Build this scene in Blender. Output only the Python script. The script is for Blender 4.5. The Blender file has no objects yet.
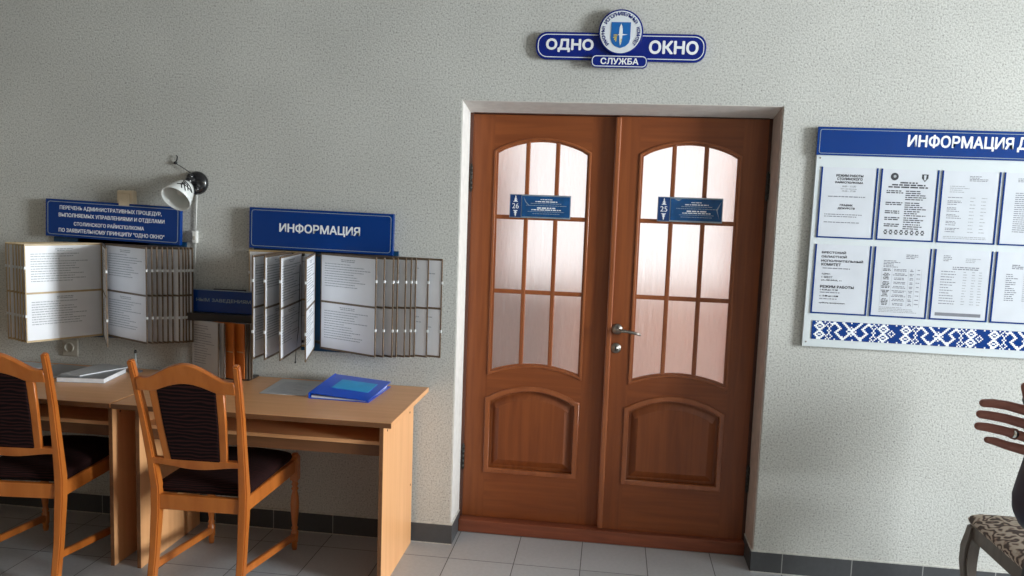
import bpy, bmesh, math, random
from mathutils import Vector, Matrix
random.seed(7)
S = bpy.context.scene
COL = S.collection
PI = math.pi

# ------------------------------------------------------------------ camera
cam_d = bpy.data.cameras.new('camera'); cam = bpy.data.objects.new('camera', cam_d); COL.objects.link(cam)
PAN, TILT, ROLL, FPX = -0.1237, -0.1036, 0.0355, 789.8
fw = Vector((math.sin(PAN)*math.cos(TILT), math.cos(PAN)*math.cos(TILT), math.sin(TILT)))
rt0 = Vector((math.cos(PAN), -math.sin(PAN), 0)); up0 = rt0.cross(fw)
rt = math.cos(ROLL)*rt0 + math.sin(ROLL)*up0
up = -math.sin(ROLL)*rt0 + math.cos(ROLL)*up0
m3 = Matrix((rt, up, -fw)).transposed()
cam.matrix_world = Matrix.Translation((0.7074, -3.6029, 1.6304)) @ m3.to_4x4()
cam_d.sensor_width = 36.0; cam_d.lens = 36.0*FPX/1024.0; cam_d.clip_start = 0.05
S.camera = cam

# ------------------------------------------------------------------ light and exposure
w = bpy.data.worlds.new('sky'); S.world = w; w.use_nodes = True
bg = w.node_tree.nodes['Background']
bg.inputs['Color'].default_value = (0.80, 0.90, 1.0, 1); bg.inputs['Strength'].default_value = 1.0
S.view_settings.view_transform = 'Standard'; S.view_settings.look = 'None'
S.view_settings.gamma = 1.0; S.view_settings.use_curve_mapping = False
S.view_settings.exposure = 0.16
S.cycles.use_denoising = True
S.cycles.max_bounces = 8; S.cycles.diffuse_bounces = 5

def area(name, loc, direction, sx, sy, power, col):
    d = bpy.data.lights.new(name, 'AREA'); d.shape = 'RECTANGLE'; d.size = sx; d.size_y = sy
    d.energy = power; d.color = col
    o = bpy.data.objects.new(name, d); COL.objects.link(o); o.location = loc
    o.rotation_euler = Vector(direction).to_track_quat('-Z', 'Z').to_euler()
    return o
# daylight entering through the lobby window (right wall) and through the office window behind the doors, plus an added office fill
area('window_daylight', (7.96, -2.9, 1.85), (-1, 0, -0.08), 2.5, 1.7, 920, (0.90, 0.965, 1.0))
area('office_window_daylight', (0.9, 3.52, 1.75), (0, -1, -0.15), 3.4, 1.6, 15, (1.0, 0.97, 0.95))
area('office_side_fill', (3.36, 1.9, 1.7), (-1, 0, -0.25), 1.8, 1.5, 75, (1.0, 0.96, 0.92))  # added fill that brightens the office interior behind the panes

# ------------------------------------------------------------------ materials
MATS = {}
def _new(name):
    m = bpy.data.materials.new(name); m.use_nodes = True
    nt = m.node_tree; b = nt.nodes['Principled BSDF']
    MATS[name] = m
    return m, nt, b
def N(nt, t, **k):
    n = nt.nodes.new(t)
    for a, v in k.items(): setattr(n, a, v)
    return n
def mat(name, col, rough=0.5, metal=0.0, var=0.06, scale=30, bump=0.0, spec=0.5, coat=0.0):
    m, nt, b = _new(name)
    b.inputs['Roughness'].default_value = rough; b.inputs['Metallic'].default_value = metal
    b.inputs['Specular IOR Level'].default_value = spec
    b.inputs['Coat Weight'].default_value = coat; b.inputs['Coat Roughness'].default_value = 0.08
    tc = N(nt, 'ShaderNodeTexCoord'); no = N(nt, 'ShaderNodeTexNoise'); no.inputs['Scale'].default_value = scale
    nt.links.new(tc.outputs['Object'], no.inputs['Vector'])
    cr = N(nt, 'ShaderNodeValToRGB')
    cr.color_ramp.elements[0].position = 0.3; cr.color_ramp.elements[1].position = 0.7
    cr.color_ramp.elements[0].color = tuple(c*(1-var) for c in col)+(1,)
    cr.color_ramp.elements[1].color = tuple(min(1, c*(1+var)) for c in col)+(1,)
    nt.links.new(no.outputs['Fac'], cr.inputs['Fac']); nt.links.new(cr.outputs['Color'], b.inputs['Base Color'])
    if bump:
        bp = N(nt, 'ShaderNodeBump'); bp.inputs['Strength'].default_value = bump; bp.inputs['Distance'].default_value = 0.004
        nt.links.new(no.outputs['Fac'], bp.inputs['Height']); nt.links.new(bp.outputs['Normal'], b.inputs['Normal'])
    return m
def wood(name, c1, c2, stretch, rough=0.35, coat=0.25, rail=None):
    m, nt, b = _new(name)
    b.inputs['Roughness'].default_value = rough; b.inputs['Coat Weight'].default_value = coat; b.inputs['Coat Roughness'].default_value = 0.2
    tc = N(nt, 'ShaderNodeTexCoord'); mp = N(nt, 'ShaderNodeMapping'); mp.inputs['Scale'].default_value = stretch
    no = N(nt, 'ShaderNodeTexNoise'); no.inputs['Scale'].default_value = 1.0; no.inputs['Detail'].default_value = 6; no.inputs['Distortion'].default_value = 0.6
    cr = N(nt, 'ShaderNodeValToRGB'); cr.color_ramp.elements[0].position = 0.32; cr.color_ramp.elements[1].position = 0.68
    cr.color_ramp.elements[0].color = c1+(1,); cr.color_ramp.elements[1].color = c2+(1,)
    nt.links.new(tc.outputs['Object'], mp.inputs['Vector']); nt.links.new(mp.outputs['Vector'], no.inputs['Vector'])
    if rail:   # rails between the two stiles: the grain runs across
        mp2 = N(nt, 'ShaderNodeMapping'); mp2.inputs['Scale'].default_value = (2.0, 34, 34)
        n2 = N(nt, 'ShaderNodeTexNoise'); n2.inputs['Scale'].default_value = 1.0; n2.inputs['Detail'].default_value = 6; n2.inputs['Distortion'].default_value = 0.6
        sp = N(nt, 'ShaderNodeSeparateXYZ'); nt.links.new(tc.outputs['Object'], sp.inputs[0])
        g1 = N(nt, 'ShaderNodeMath', operation='GREATER_THAN'); g1.inputs[1].default_value = rail[0]
        g2 = N(nt, 'ShaderNodeMath', operation='LESS_THAN'); g2.inputs[1].default_value = rail[1]
        an = N(nt, 'ShaderNodeMath', operation='MULTIPLY')
        for g in (g1, g2): nt.links.new(sp.outputs['X'], g.inputs[0])
        nt.links.new(g1.outputs[0], an.inputs[0]); nt.links.new(g2.outputs[0], an.inputs[1])
        mx = N(nt, 'ShaderNodeMix', data_type='FLOAT'); nt.links.new(tc.outputs['Object'], mp2.inputs['Vector']); nt.links.new(mp2.outputs['Vector'], n2.inputs['Vector'])
        nt.links.new(an.outputs[0], mx.inputs['Factor']); nt.links.new(no.outputs['Fac'], mx.inputs['A']); nt.links.new(n2.outputs['Fac'], mx.inputs['B'])
        nt.links.new(mx.outputs['Result'], cr.inputs['Fac'])
    else: nt.links.new(no.outputs['Fac'], cr.inputs['Fac'])
    nt.links.new(cr.outputs['Color'], b.inputs['Base Color'])
    return m
def plaster():
    m, nt, b = _new('speckled_plaster')
    b.inputs['Roughness'].default_value = 0.85; b.inputs['Specular IOR Level'].default_value = 0.25
    tc = N(nt, 'ShaderNodeTexCoord')
    n1 = N(nt, 'ShaderNodeTexNoise'); n1.inputs['Scale'].default_value = 130; n1.inputs['Detail'].default_value = 3; n1.inputs['Roughness'].default_value = 0.65
    n2 = N(nt, 'ShaderNodeTexNoise'); n2.inputs['Scale'].default_value = 1.6; n2.inputs['Detail'].default_value = 2
    for n in (n1, n2): nt.links.new(tc.outputs['Object'], n.inputs['Vector'])
    c1 = N(nt, 'ShaderNodeValToRGB'); e = c1.color_ramp.elements
    e[0].position = 0.30; e[0].color = (0.22, 0.215, 0.20, 1)
    e[1].position = 0.56; e[1].color = (0.60, 0.60, 0.565, 1)
    k = c1.color_ramp.elements.new(0.40); k.color = (0.45, 0.45, 0.42, 1)
    nt.links.new(n1.outputs['Fac'], c1.inputs['Fac'])
    c2 = N(nt, 'ShaderNodeValToRGB'); c2.color_ramp.elements[0].color = (0.9, 0.9, 0.9, 1); c2.color_ramp.elements[1].color = (1, 1, 1, 1)
    c2.color_ramp.elements[0].position = 0.35; c2.color_ramp.elements[1].position = 0.65
    nt.links.new(n2.outputs['Fac'], c2.inputs['Fac'])
    mx = N(nt, 'ShaderNodeMix', data_type='RGBA', blend_type='MULTIPLY'); mx.inputs['Factor'].default_value = 1
    nt.links.new(c1.outputs['Color'], mx.inputs['A']); nt.links.new(c2.outputs['Color'], mx.inputs['B'])
    nt.links.new(mx.outputs['Result'], b.inputs['Base Color'])
    bp = N(nt, 'ShaderNodeBump'); bp.inputs['Strength'].default_value = 0.45; bp.inputs['Distance'].default_value = 0.003
    nt.links.new(n1.outputs['Fac'], bp.inputs['Height']); nt.links.new(bp.outputs['Normal'], b.inputs['Normal'])
    return m
def tiles(name, c1, c2, grout, bw, bh, ox, oy, mortar, rough, axis='xy'):
    m, nt, b = _new(name)
    b.inputs['Specular IOR Level'].default_value = 0.22
    b.inputs['Roughness'].default_value = rough
    tc = N(nt, 'ShaderNodeTexCoord'); mp = N(nt, 'ShaderNodeMapping')
    if axis == 'xz':
        sp = N(nt, 'ShaderNodeSeparateXYZ'); cb = N(nt, 'ShaderNodeCombineXYZ')
        nt.links.new(tc.outputs['Object'], sp.inputs[0]); nt.links.new(sp.outputs['X'], cb.inputs['X']); nt.links.new(sp.outputs['Z'], cb.inputs['Y'])
        src = cb.outputs[0]
    else: src = tc.outputs['Object']
    mp.inputs['Location'].default_value = (-ox, -oy, 0)
    nt.links.new(src, mp.inputs['Vector'])
    br = N(nt, 'ShaderNodeTexBrick'); br.offset = 0.0; br.squash = 1.0
    br.inputs['Scale'].default_value = 1.0; br.inputs['Brick Width'].default_value = bw; br.inputs['Row Height'].default_value = bh
    br.inputs['Mortar Size'].default_value = mortar; br.inputs['Mortar Smooth'].default_value = 0.1; br.inputs['Bias'].default_value = 0
    br.inputs['Color1'].default_value = c1+(1,); br.inputs['Color2'].default_value = c2+(1,); br.inputs['Mortar'].default_value = grout+(1,)
    nt.links.new(mp.outputs['Vector'], br.inputs['Vector'])
    no = N(nt, 'ShaderNodeTexNoise'); no.inputs['Scale'].default_value = 60; no.inputs['Detail'].default_value = 4
    nt.links.new(tc.outputs['Object'], no.inputs['Vector'])
    cr = N(nt, 'ShaderNodeValToRGB'); cr.color_ramp.elements[0].color = (0.86, 0.86, 0.86, 1); cr.color_ramp.elements[1].color = (1.08, 1.08, 1.08, 1)
    nt.links.new(no.outputs['Fac'], cr.inputs['Fac'])
    mx = N(nt, 'ShaderNodeMix', data_type='RGBA', blend_type='MULTIPLY'); mx.inputs['Factor'].default_value = 1
    nt.links.new(br.outputs['Color'], mx.inputs['A']); nt.links.new(cr.outputs['Color'], mx.inputs['B'])
    nt.links.new(mx.outputs['Result'], b.inputs['Base Color'])
    return m
def frosted():
    m, nt, b = _new('frosted_glass'); nt.nodes.remove(b)
    out = nt.nodes['Material Output']
    tc = N(nt, 'ShaderNodeTexCoord'); mp = N(nt, 'ShaderNodeMapping'); mp.inputs['Scale'].default_value = (85, 85, 16)
    no = N(nt, 'ShaderNodeTexNoise'); no.inputs['Scale'].default_value = 1; no.inputs['Detail'].default_value = 3
    nt.links.new(tc.outputs['Object'], mp.inputs['Vector']); nt.links.new(mp.outputs['Vector'], no.inputs['Vector'])
    bp = N(nt, 'ShaderNodeBump'); bp.inputs['Strength'].default_value = 0.7; bp.inputs['Distance'].default_value = 0.01
    mp2 = N(nt, 'ShaderNodeMapping'); mp2.inputs['Scale'].default_value = (26, 26, 3.5); nb = N(nt, 'ShaderNodeTexNoise'); nb.inputs['Scale'].default_value = 1; nb.inputs['Detail'].default_value = 1
    nt.links.new(tc.outputs['Object'], mp2.inputs['Vector']); nt.links.new(mp2.outputs['Vector'], nb.inputs['Vector'])
    ad = N(nt, 'ShaderNodeMath', operation='MULTIPLY_ADD'); ad.inputs[1].default_value = 2.2
    nt.links.new(nb.outputs['Fac'], ad.inputs[0]); nt.links.new(no.outputs['Fac'], ad.inputs[2]); nt.links.new(ad.outputs[0], bp.inputs['Height'])
    rf = N(nt, 'ShaderNodeBsdfRefraction'); rf.inputs['IOR'].default_value = 1.25; rf.inputs['Roughness'].default_value = 0.42
    rf.inputs['Color'].default_value = (0.93, 0.90, 0.885, 1)
    gl = N(nt, 'ShaderNodeBsdfGlossy'); gl.inputs['Roughness'].default_value = 0.25
    tr = N(nt, 'ShaderNodeBsdfTranslucent'); tr.inputs['Color'].default_value = (0.95, 0.93, 0.92, 1)
    for s in (rf, gl): nt.links.new(bp.outputs['Normal'], s.inputs['Normal'])
    m1 = N(nt, 'ShaderNodeMixShader'); m1.inputs[0].default_value = 0.25
    nt.links.new(rf.outputs[0], m1.inputs[1]); nt.links.new(tr.outputs[0], m1.inputs[2])
    m2 = N(nt, 'ShaderNodeMixShader'); m2.inputs[0].default_value = 0.05
    nt.links.new(m1.outputs[0], m2.inputs[1]); nt.links.new(gl.outputs[0], m2.inputs[2])
    nt.links.new(m2.outputs[0], out.inputs['Surface'])
    return m
def velvet():
    m, nt, b = _new('maroon_ripple_fabric')
    b.inputs['Roughness'].default_value = 0.9; b.inputs['Specular IOR Level'].default_value = 0.15
    tc = N(nt, 'ShaderNodeTexCoord'); mp = N(nt, 'ShaderNodeMapping'); mp.inputs['Scale'].default_value = (9, 30, 30)
    wv = N(nt, 'ShaderNodeTexWave'); wv.bands_direction = 'Z'; wv.inputs['Scale'].default_value = 0.9; wv.inputs['Distortion'].default_value = 5.0
    wv.inputs['Detail'].default_value = 1.0; wv.inputs['Detail Scale'].default_value = 1.2
    ad = N(nt, 'ShaderNodeVectorMath', operation='MULTIPLY_ADD')
    sp = N(nt, 'ShaderNodeSeparateXYZ'); cb = N(nt, 'ShaderNodeCombineXYZ'); am = N(nt, 'ShaderNodeMath', operation='ADD')
    nt.links.new(tc.outputs['Object'], sp.inputs[0]); nt.links.new(sp.outputs['Y'], am.inputs[0]); nt.links.new(sp.outputs['Z'], am.inputs[1])
    nt.links.new(sp.outputs['X'], cb.inputs['X']); nt.links.new(am.outputs[0], cb.inputs['Z'])
    nt.links.new(cb.outputs[0], mp.inputs['Vector']); nt.links.new(mp.outputs['Vector'], wv.inputs['Vector'])
    nt.nodes.remove(ad)
    cr = N(nt, 'ShaderNodeValToRGB'); cr.color_ramp.elements[0].color = (0.004, 0.0018, 0.002, 1); cr.color_ramp.elements[1].color = (0.034, 0.009, 0.008, 1)
    cr.color_ramp.elements[0].position = 0.35; cr.color_ramp.elements[1].position = 0.9
    nt.links.new(wv.outputs['Color'], cr.inputs['Fac']); nt.links.new(cr.outputs['Color'], b.inputs['Base Color'])
    return m
def damask():
    m, nt, b = _new('scroll_damask')
    b.inputs['Roughness'].default_value = 0.75
    tc = N(nt, 'ShaderNodeTexCoord')
    wv = N(nt, 'ShaderNodeTexWave'); wv.wave_type = 'RINGS'; wv.inputs['Scale'].default_value = 13.0; wv.inputs['Distortion'].default_value = 14
    wv.inputs['Detail'].default_value = 1.5; wv.inputs['Detail Scale'].default_value = 1.5
    nt.links.new(tc.outputs['Object'], wv.inputs['Vector'])
    cr = N(nt, 'ShaderNodeValToRGB'); e = cr.color_ramp.elements
    e[0].position = 0.12; e[0].color = (0.07, 0.045, 0.035, 1); e[1].position = 0.75; e[1].color = (0.50, 0.41, 0.32, 1)
    k = e.new(0.38); k.color = (0.26, 0.17, 0.125, 1)
    nt.links.new(wv.outputs['Color'], cr.inputs['Fac']); nt.links.new(cr.outputs['Color'], b.inputs['Base Color'])
    return m

plaster(); frosted(); velvet(); damask()
tiles('grey_floor_tiles', (0.45, 0.465, 0.48), (0.40, 0.415, 0.43), (0.11, 0.11, 0.11), 0.304, 0.304, 0.0265, -0.155, 0.0022, 0.34)
tiles('skirting_tiles', (0.080, 0.082, 0.086), (0.066, 0.068, 0.072), (0.30, 0.30, 0.29), 0.304, 3.0, 0.0265, -1.0, 0.0022, 0.45, 'xz')
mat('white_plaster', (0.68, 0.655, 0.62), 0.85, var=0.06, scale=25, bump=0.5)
mat('shaded_reveal', (0.46, 0.38, 0.33), 0.85, var=0.1, scale=20, bump=0.4)
mat('grout', (0.55, 0.54, 0.50), 0.9, var=0.15, scale=60)
mat('room_paint', (0.27, 0.23, 0.18), 0.9, var=0.03, scale=4)
mat('ceiling_paint', (0.46, 0.45, 0.43), 0.9, var=0.02, scale=4)
mat('office_paint', (0.80, 0.52, 0.42), 0.9, var=0.04, scale=4)
mat('office_floor', (0.42, 0.22, 0.15), 0.5, var=0.2, scale=6)
mat('curtain_cloth', (0.80, 0.42, 0.28), 0.9, var=0.1, scale=6)
mat('cupboard_dark', (0.13, 0.06, 0.045), 0.6)
mat('window_white', (0.80, 0.80, 0.78), 0.4)
DW1, DW2 = (0.185, 0.043, 0.0085), (0.255, 0.068, 0.0150)
wood('door_wood_v', DW1, DW2, (34, 34, 2.0), 0.42, 0.06)
wood('door_wood_left', DW1, DW2, (34, 34, 2.0), 0.42, 0.06, (0.126, 0.592))
wood('door_wood_right', DW1, DW2, (34, 34, 2.0), 0.42, 0.06, (0.816, 1.284))

wood('door_moulding', (0.235, 0.062, 0.016), (0.32, 0.095, 0.028), (20, 20, 2.0), 0.32, 0.4)
wood('threshold_wood', (0.17, 0.042, 0.018), (0.26, 0.07, 0.03), (3, 30, 30), 0.5, 0.1)
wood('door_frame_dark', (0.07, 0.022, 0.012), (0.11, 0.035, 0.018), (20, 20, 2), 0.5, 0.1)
wood('desk_laminate', (0.70, 0.340, 0.145), (0.78, 0.40, 0.185), (2.5, 40, 40), 0.38, 0.1)
wood('desk_laminate_v', (0.72, 0.355, 0.150), (0.80, 0.42, 0.19), (30, 30, 1.5), 0.38, 0.1)
wood('desk_edge', (0.15, 0.06, 0.022), (0.21, 0.085, 0.032), (3, 30, 30), 0.5, 0.05)
wood('chair_wood', (0.42, 0.112, 0.016), (0.53, 0.160, 0.029), (20, 20, 3), 0.3, 0.35)
wood('old_chair_wood', (0.09, 0.07, 0.055), (0.14, 0.11, 0.085), (20, 20, 3), 0.5, 0.1)
mat('sign_blue', (0.0015, 0.036, 0.20), 0.2, var=0.05, scale=3, spec=0.35)
mat('sign_deep_blue', (0.004, 0.016, 0.19), 0.25, var=0.05, scale=3, spec=0.35)
mat('board_blue', (0.004, 0.050, 0.12), 0.35, var=0.1)
mat('plaque_blue', (0.010, 0.075, 0.22), 0.2, var=0.2, scale=25)
mat('plaque_navy', (0.012, 0.045, 0.16), 0.25, var=0.1, scale=25)
mat('silver_blue', (0.30, 0.38, 0.45), 0.3, metal=0.4)
mat('letter_white', (0.82, 0.84, 0.86), 0.4, var=0.02)
mat('badge_white', (0.72, 0.76, 0.80), 0.35, var=0.02)
mat('shield_blue', (0.01, 0.13, 0.42), 0.3)
mat('gold', (0.65, 0.50, 0.12), 0.4)
mat('ink', (0.035, 0.035, 0.045), 0.7)
mat('ink_grey', (0.19, 0.20, 0.23), 0.7)
mat('ink_pale', (0.33, 0.35, 0.38), 0.7)
mat('paper', (0.60, 0.63, 0.68), 0.35, var=0.04, scale=9)
mat('leaf_paper', (0.78, 0.79, 0.82), 0.35, var=0.04, scale=9)
mat('paper_grey', (0.50, 0.50, 0.51), 0.4, var=0.05, scale=9)
mat('board_white', (0.62, 0.67, 0.69), 0.3, var=0.02, scale=3)
mat('board_edge', (0.60, 0.62, 0.62), 0.5)
mat('leaf_frame_lit', (0.50, 0.36, 0.19), 0.45, var=0.15, scale=20)  # page-holder frame as lit, the light put into the colour
mat('leaf_frame_shaded', (0.14, 0.095, 0.06), 0.5, var=0.2, scale=20)  # the same frame darkened, its shade put into the colour
mat('tab_clear', (0.75, 0.77, 0.78), 0.3)
mat('orange_folder', (0.56, 0.15, 0.02), 0.45, var=0.1, scale=10)
mat('black_plastic', (0.010, 0.010, 0.012), 0.25, coat=0.5)
mat('black_rail', (0.025, 0.020, 0.018), 0.5)
mat('white_plastic', (0.72, 0.72, 0.69), 0.4)
mat('opal_glass', (0.80, 0.82, 0.80), 0.18, var=0.02, coat=0.6)
MATS['opal_glass'].node_tree.nodes['Principled BSDF'].inputs['Subsurface Weight'].default_value = 0.6
MATS['opal_glass'].node_tree.nodes['Principled BSDF'].inputs['Subsurface Radius'].default_value = (0.03, 0.03, 0.03)
mat('beige_plastic', (0.68, 0.56, 0.40), 0.45)
mat('socket_plastic', (0.42, 0.39, 0.33), 0.5)
mat('binder_blue', (0.005, 0.085, 0.62), 0.28, coat=0.3)
mat('binder_label', (0.03, 0.34, 0.66), 0.4)
mat('chrome', (0.62, 0.60, 0.56), 0.25, metal=1.0)
mat('antique_metal', (0.30, 0.28, 0.25), 0.35, metal=1.0)
mat('hinge_metal', (0.05, 0.045, 0.04), 0.45, metal=0.6)
mat('booklet_grey', (0.24, 0.25, 0.26), 0.35)
mat('book_cover', (0.32, 0.33, 0.35), 0.35)
mat('book_dark', (0.10, 0.10, 0.11), 0.4)
mat('page_edge', (0.75, 0.76, 0.78), 0.8)
mat('pen_body', (0.45, 0.48, 0.48), 0.3)
mat('skin', (0.36, 0.145, 0.11), 0.5, var=0.12, scale=35, bump=0.06)
mat('navy_jacket', (0.006, 0.012, 0.034), 0.55, var=0.3, scale=18, bump=0.25)
mat('jacket_trim', (0.06, 0.065, 0.065), 0.35)
mat('trouser_cloth', (0.03, 0.03, 0.035), 0.85)
mat('shoe_leather', (0.02, 0.018, 0.016), 0.35)
mat('hair', (0.06, 0.035, 0.02), 0.6, var=0.4, scale=60)
mat('eye_white', (0.8, 0.8, 0.78), 0.2)
mat('lips', (0.40, 0.14, 0.12), 0.45)
mat('ring_silver', (0.75, 0.74, 0.70), 0.2, metal=1.0)

# ------------------------------------------------------------------ mesh helpers
class B:
    """collects geometry for ONE mesh object; mats is the list of its material slots"""
    def __init__(s, *mats): s.bm = bmesh.new(); s.mats = list(mats)
    def mi(s, m):
        if m is None: return 0
        if m not in s.mats: s.mats.append(m)
        return s.mats.index(m)
    def merge(s, bm2, m=None, M=None):
        i = s.mi(m); mp = {}
        for v in bm2.verts: mp[v] = s.bm.verts.new(M @ v.co if M else v.co)
        for f in bm2.faces:
            try: nf = s.bm.faces.new([mp[v] for v in f.verts])
            except ValueError: continue
            nf.material_index = i; nf.smooth = f.smooth
        bm2.free()
    def box(s, lo, hi, m=None, bev=0.0, seg=2, M=None):
        b2 = bmesh.new(); bmesh.ops.create_cube(b2, size=1)
        c = [(a+b)/2 for a, b in zip(lo, hi)]; d = [abs(b-a) for a, b in zip(lo, hi)]
        for v in b2.verts: v.co = Vector((c[0]+v.co.x*d[0], c[1]+v.co.y*d[1], c[2]+v.co.z*d[2]))
        if bev: bmesh.ops.bevel(b2, geom=b2.edges[:], offset=min(bev, min(d)*0.49), segments=seg, affect='EDGES', profile=0.5)
        s.merge(b2, m, M); return s
    def quadbar(s, pts, sx, sy, m=None, bev=0.0, xa=(1, 0, 0)):
        """a bar of rectangular section (sx along xa) swept through pts; sx, sy may be lists"""
        n = len(pts); pts = [Vector(p) for p in pts]; xa = Vector(xa)
        sxs = sx if isinstance(sx, (list, tuple)) else [sx]*n; sys_ = sy if isinstance(sy, (list, tuple)) else [sy]*n
        b2 = bmesh.new(); rings = []
        for i, p in enumerate(pts):
            t = (pts[min(i+1, n-1)]-pts[max(i-1, 0)]).normalized()
            ya = t.cross(xa).normalized(); xx = ya.cross(t).normalized()
            hx, hy = sxs[i]/2, sys_[i]/2
            rings.append([b2.verts.new(p+xx*a*hx+ya*c*hy) for a, c in ((-1, -1), (1, -1), (1, 1), (-1, 1))])
        for a, c in zip(rings, rings[1:]):
            for k in range(4): b2.faces.new([a[k], a[(k+1) % 4], c[(k+1) % 4], c[k]])
        b2.faces.new(rings[0][::-1]); b2.faces.new(rings[-1])
        bmesh.ops.recalc_face_normals(b2, faces=b2.faces[:])
        if bev: bmesh.ops.bevel(b2, geom=[e for e in b2.edges if e.calc_face_angle(0) > 0.5], offset=bev, segments=2, affect='EDGES')
        s.merge(b2, m); return s
    def tube(s, pts, r, m=None, n=10, cap=True):
        pts = [Vector(p) for p in pts]; k = len(pts); rs = r if isinstance(r, (list, tuple)) else [r]*k
        b2 = bmesh.new(); rings = []; ref = None
        for i, p in enumerate(pts):
            t = (pts[min(i+1, k-1)]-pts[max(i-1, 0)]).normalized()
            if ref is None: ref = t.orthogonal().normalized()
            ref = (ref - t*ref.dot(t)).normalized(); bi = t.cross(ref)
            rings.append([b2.verts.new(p+(ref*math.cos(2*PI*j/n)+bi*math.sin(2*PI*j/n))*rs[i]) for j in range(n)])
        for a, c in zip(rings, rings[1:]):
            for j in range(n): b2.faces.new([a[j], a[(j+1) % n], c[(j+1) % n], c[j]]).smooth = True
        if cap: b2.faces.new(rings[0][::-1]); b2.faces.new(rings[-1])
        s.merge(b2, m); return s
    def lathe(s, prof, M=None, m=None, n=24, cap=True):
        b2 = bmesh.new(); rings = []
        for r, z in prof: rings.append([b2.verts.new((r*math.cos(2*PI*j/n), r*math.sin(2*PI*j/n), z)) for j in range(n)])
        for a, c in zip(rings, rings[1:]):
            for j in range(n): b2.faces.new([a[j], a[(j+1) % n], c[(j+1) % n], c[j]]).smooth = True
        if cap:
            if prof[0][0] > 1e-5: b2.faces.new(rings[0][::-1])
            if prof[-1][0] > 1e-5: b2.faces.new(rings[-1])
        bmesh.ops.remove_doubles(b2, verts=b2.verts[:], dist=1e-6)
        s.merge(b2, m, M); return s
    def ellipsoid(s, c, r, m=None, M=None, seg=20):
        b2 = bmesh.new(); bmesh.ops.create_uvsphere(b2, u_segments=seg, v_segments=seg//2+2, radius=1)
        for v in b2.verts: v.co = Vector((v.co.x*r[0], v.co.y*r[1], v.co.z*r[2]))
        if M:
            for v in b2.verts: v.co = M @ v.co
        for v in b2.verts: v.co += Vector(c)
        for f in b2.faces: f.smooth = True
        s.merge(b2, m); return s
    def loft(s, rings, m=None, cap=True, smooth=True):
        b2 = bmesh.new(); vr = [[b2.verts.new(p) for p in r] for r in rings]; n = len(vr[0])
        for a, c in zip(vr, vr[1:]):
            for j in range(n): b2.faces.new([a[j], a[(j+1) % n], c[(j+1) % n], c[j]]).smooth = smooth
        if cap: b2.faces.new(vr[0][::-1]); b2.faces.new(vr[-1])
        bmesh.ops.recalc_face_normals(b2, faces=b2.faces[:])
        s.merge(b2, m); return s
    def mesh(s, me, m=None, M=None):
        b2 = bmesh.new(); b2.from_mesh(me); s.merge(b2, m, M); bpy.data.meshes.remove(me); return s
    def build(s, name, parent=None, loc=None, rot=None):
        me = bpy.data.meshes.new(name); s.bm.normal_update(); s.bm.to_mesh(me); s.bm.free()
        for k in s.mats: me.materials.append(MATS[k])
        o = bpy.data.objects.new(name, me); COL.objects.link(o)
        if parent: o.parent = parent
        if loc is not None: o.location = loc
        if rot is not None: o.rotation_euler = rot
        return o
def eval_mesh(o):
    bpy.context.view_layer.update()
    dg = bpy.context.evaluated_depsgraph_get()
    me = bpy.data.meshes.new_from_object(o.evaluated_get(dg)); return me
def plate(outlines, y, t, bev=0.0, res=12):
    """2D outlines in (x, z), holes allowed -> solid mesh whose front is at y (facing -y) and back at y+t"""
    cu = bpy.data.curves.new('c', 'CURVE'); cu.dimensions = '2D'; cu.fill_mode = 'BOTH'
    cu.extrude = max(t/2-bev, 1e-5); cu.bevel_depth = bev; cu.bevel_resolution = 1; cu.offset = -bev
    for ol in outlines:
        sp = cu.splines.new('POLY'); sp.points.add(len(ol)-1); sp.use_cyclic_u = True
        for p, (x, z) in zip(sp.points, ol): p.co = (x, z, 0, 1)
    o = bpy.data.objects.new('c', cu); COL.objects.link(o); me = eval_mesh(o)
    bpy.data.objects.remove(o); bpy.data.curves.remove(cu)
    for v in me.vertices: v.co = Vector((v.co.x, y+t/2-v.co.z, v.co.y))
    return me
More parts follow.
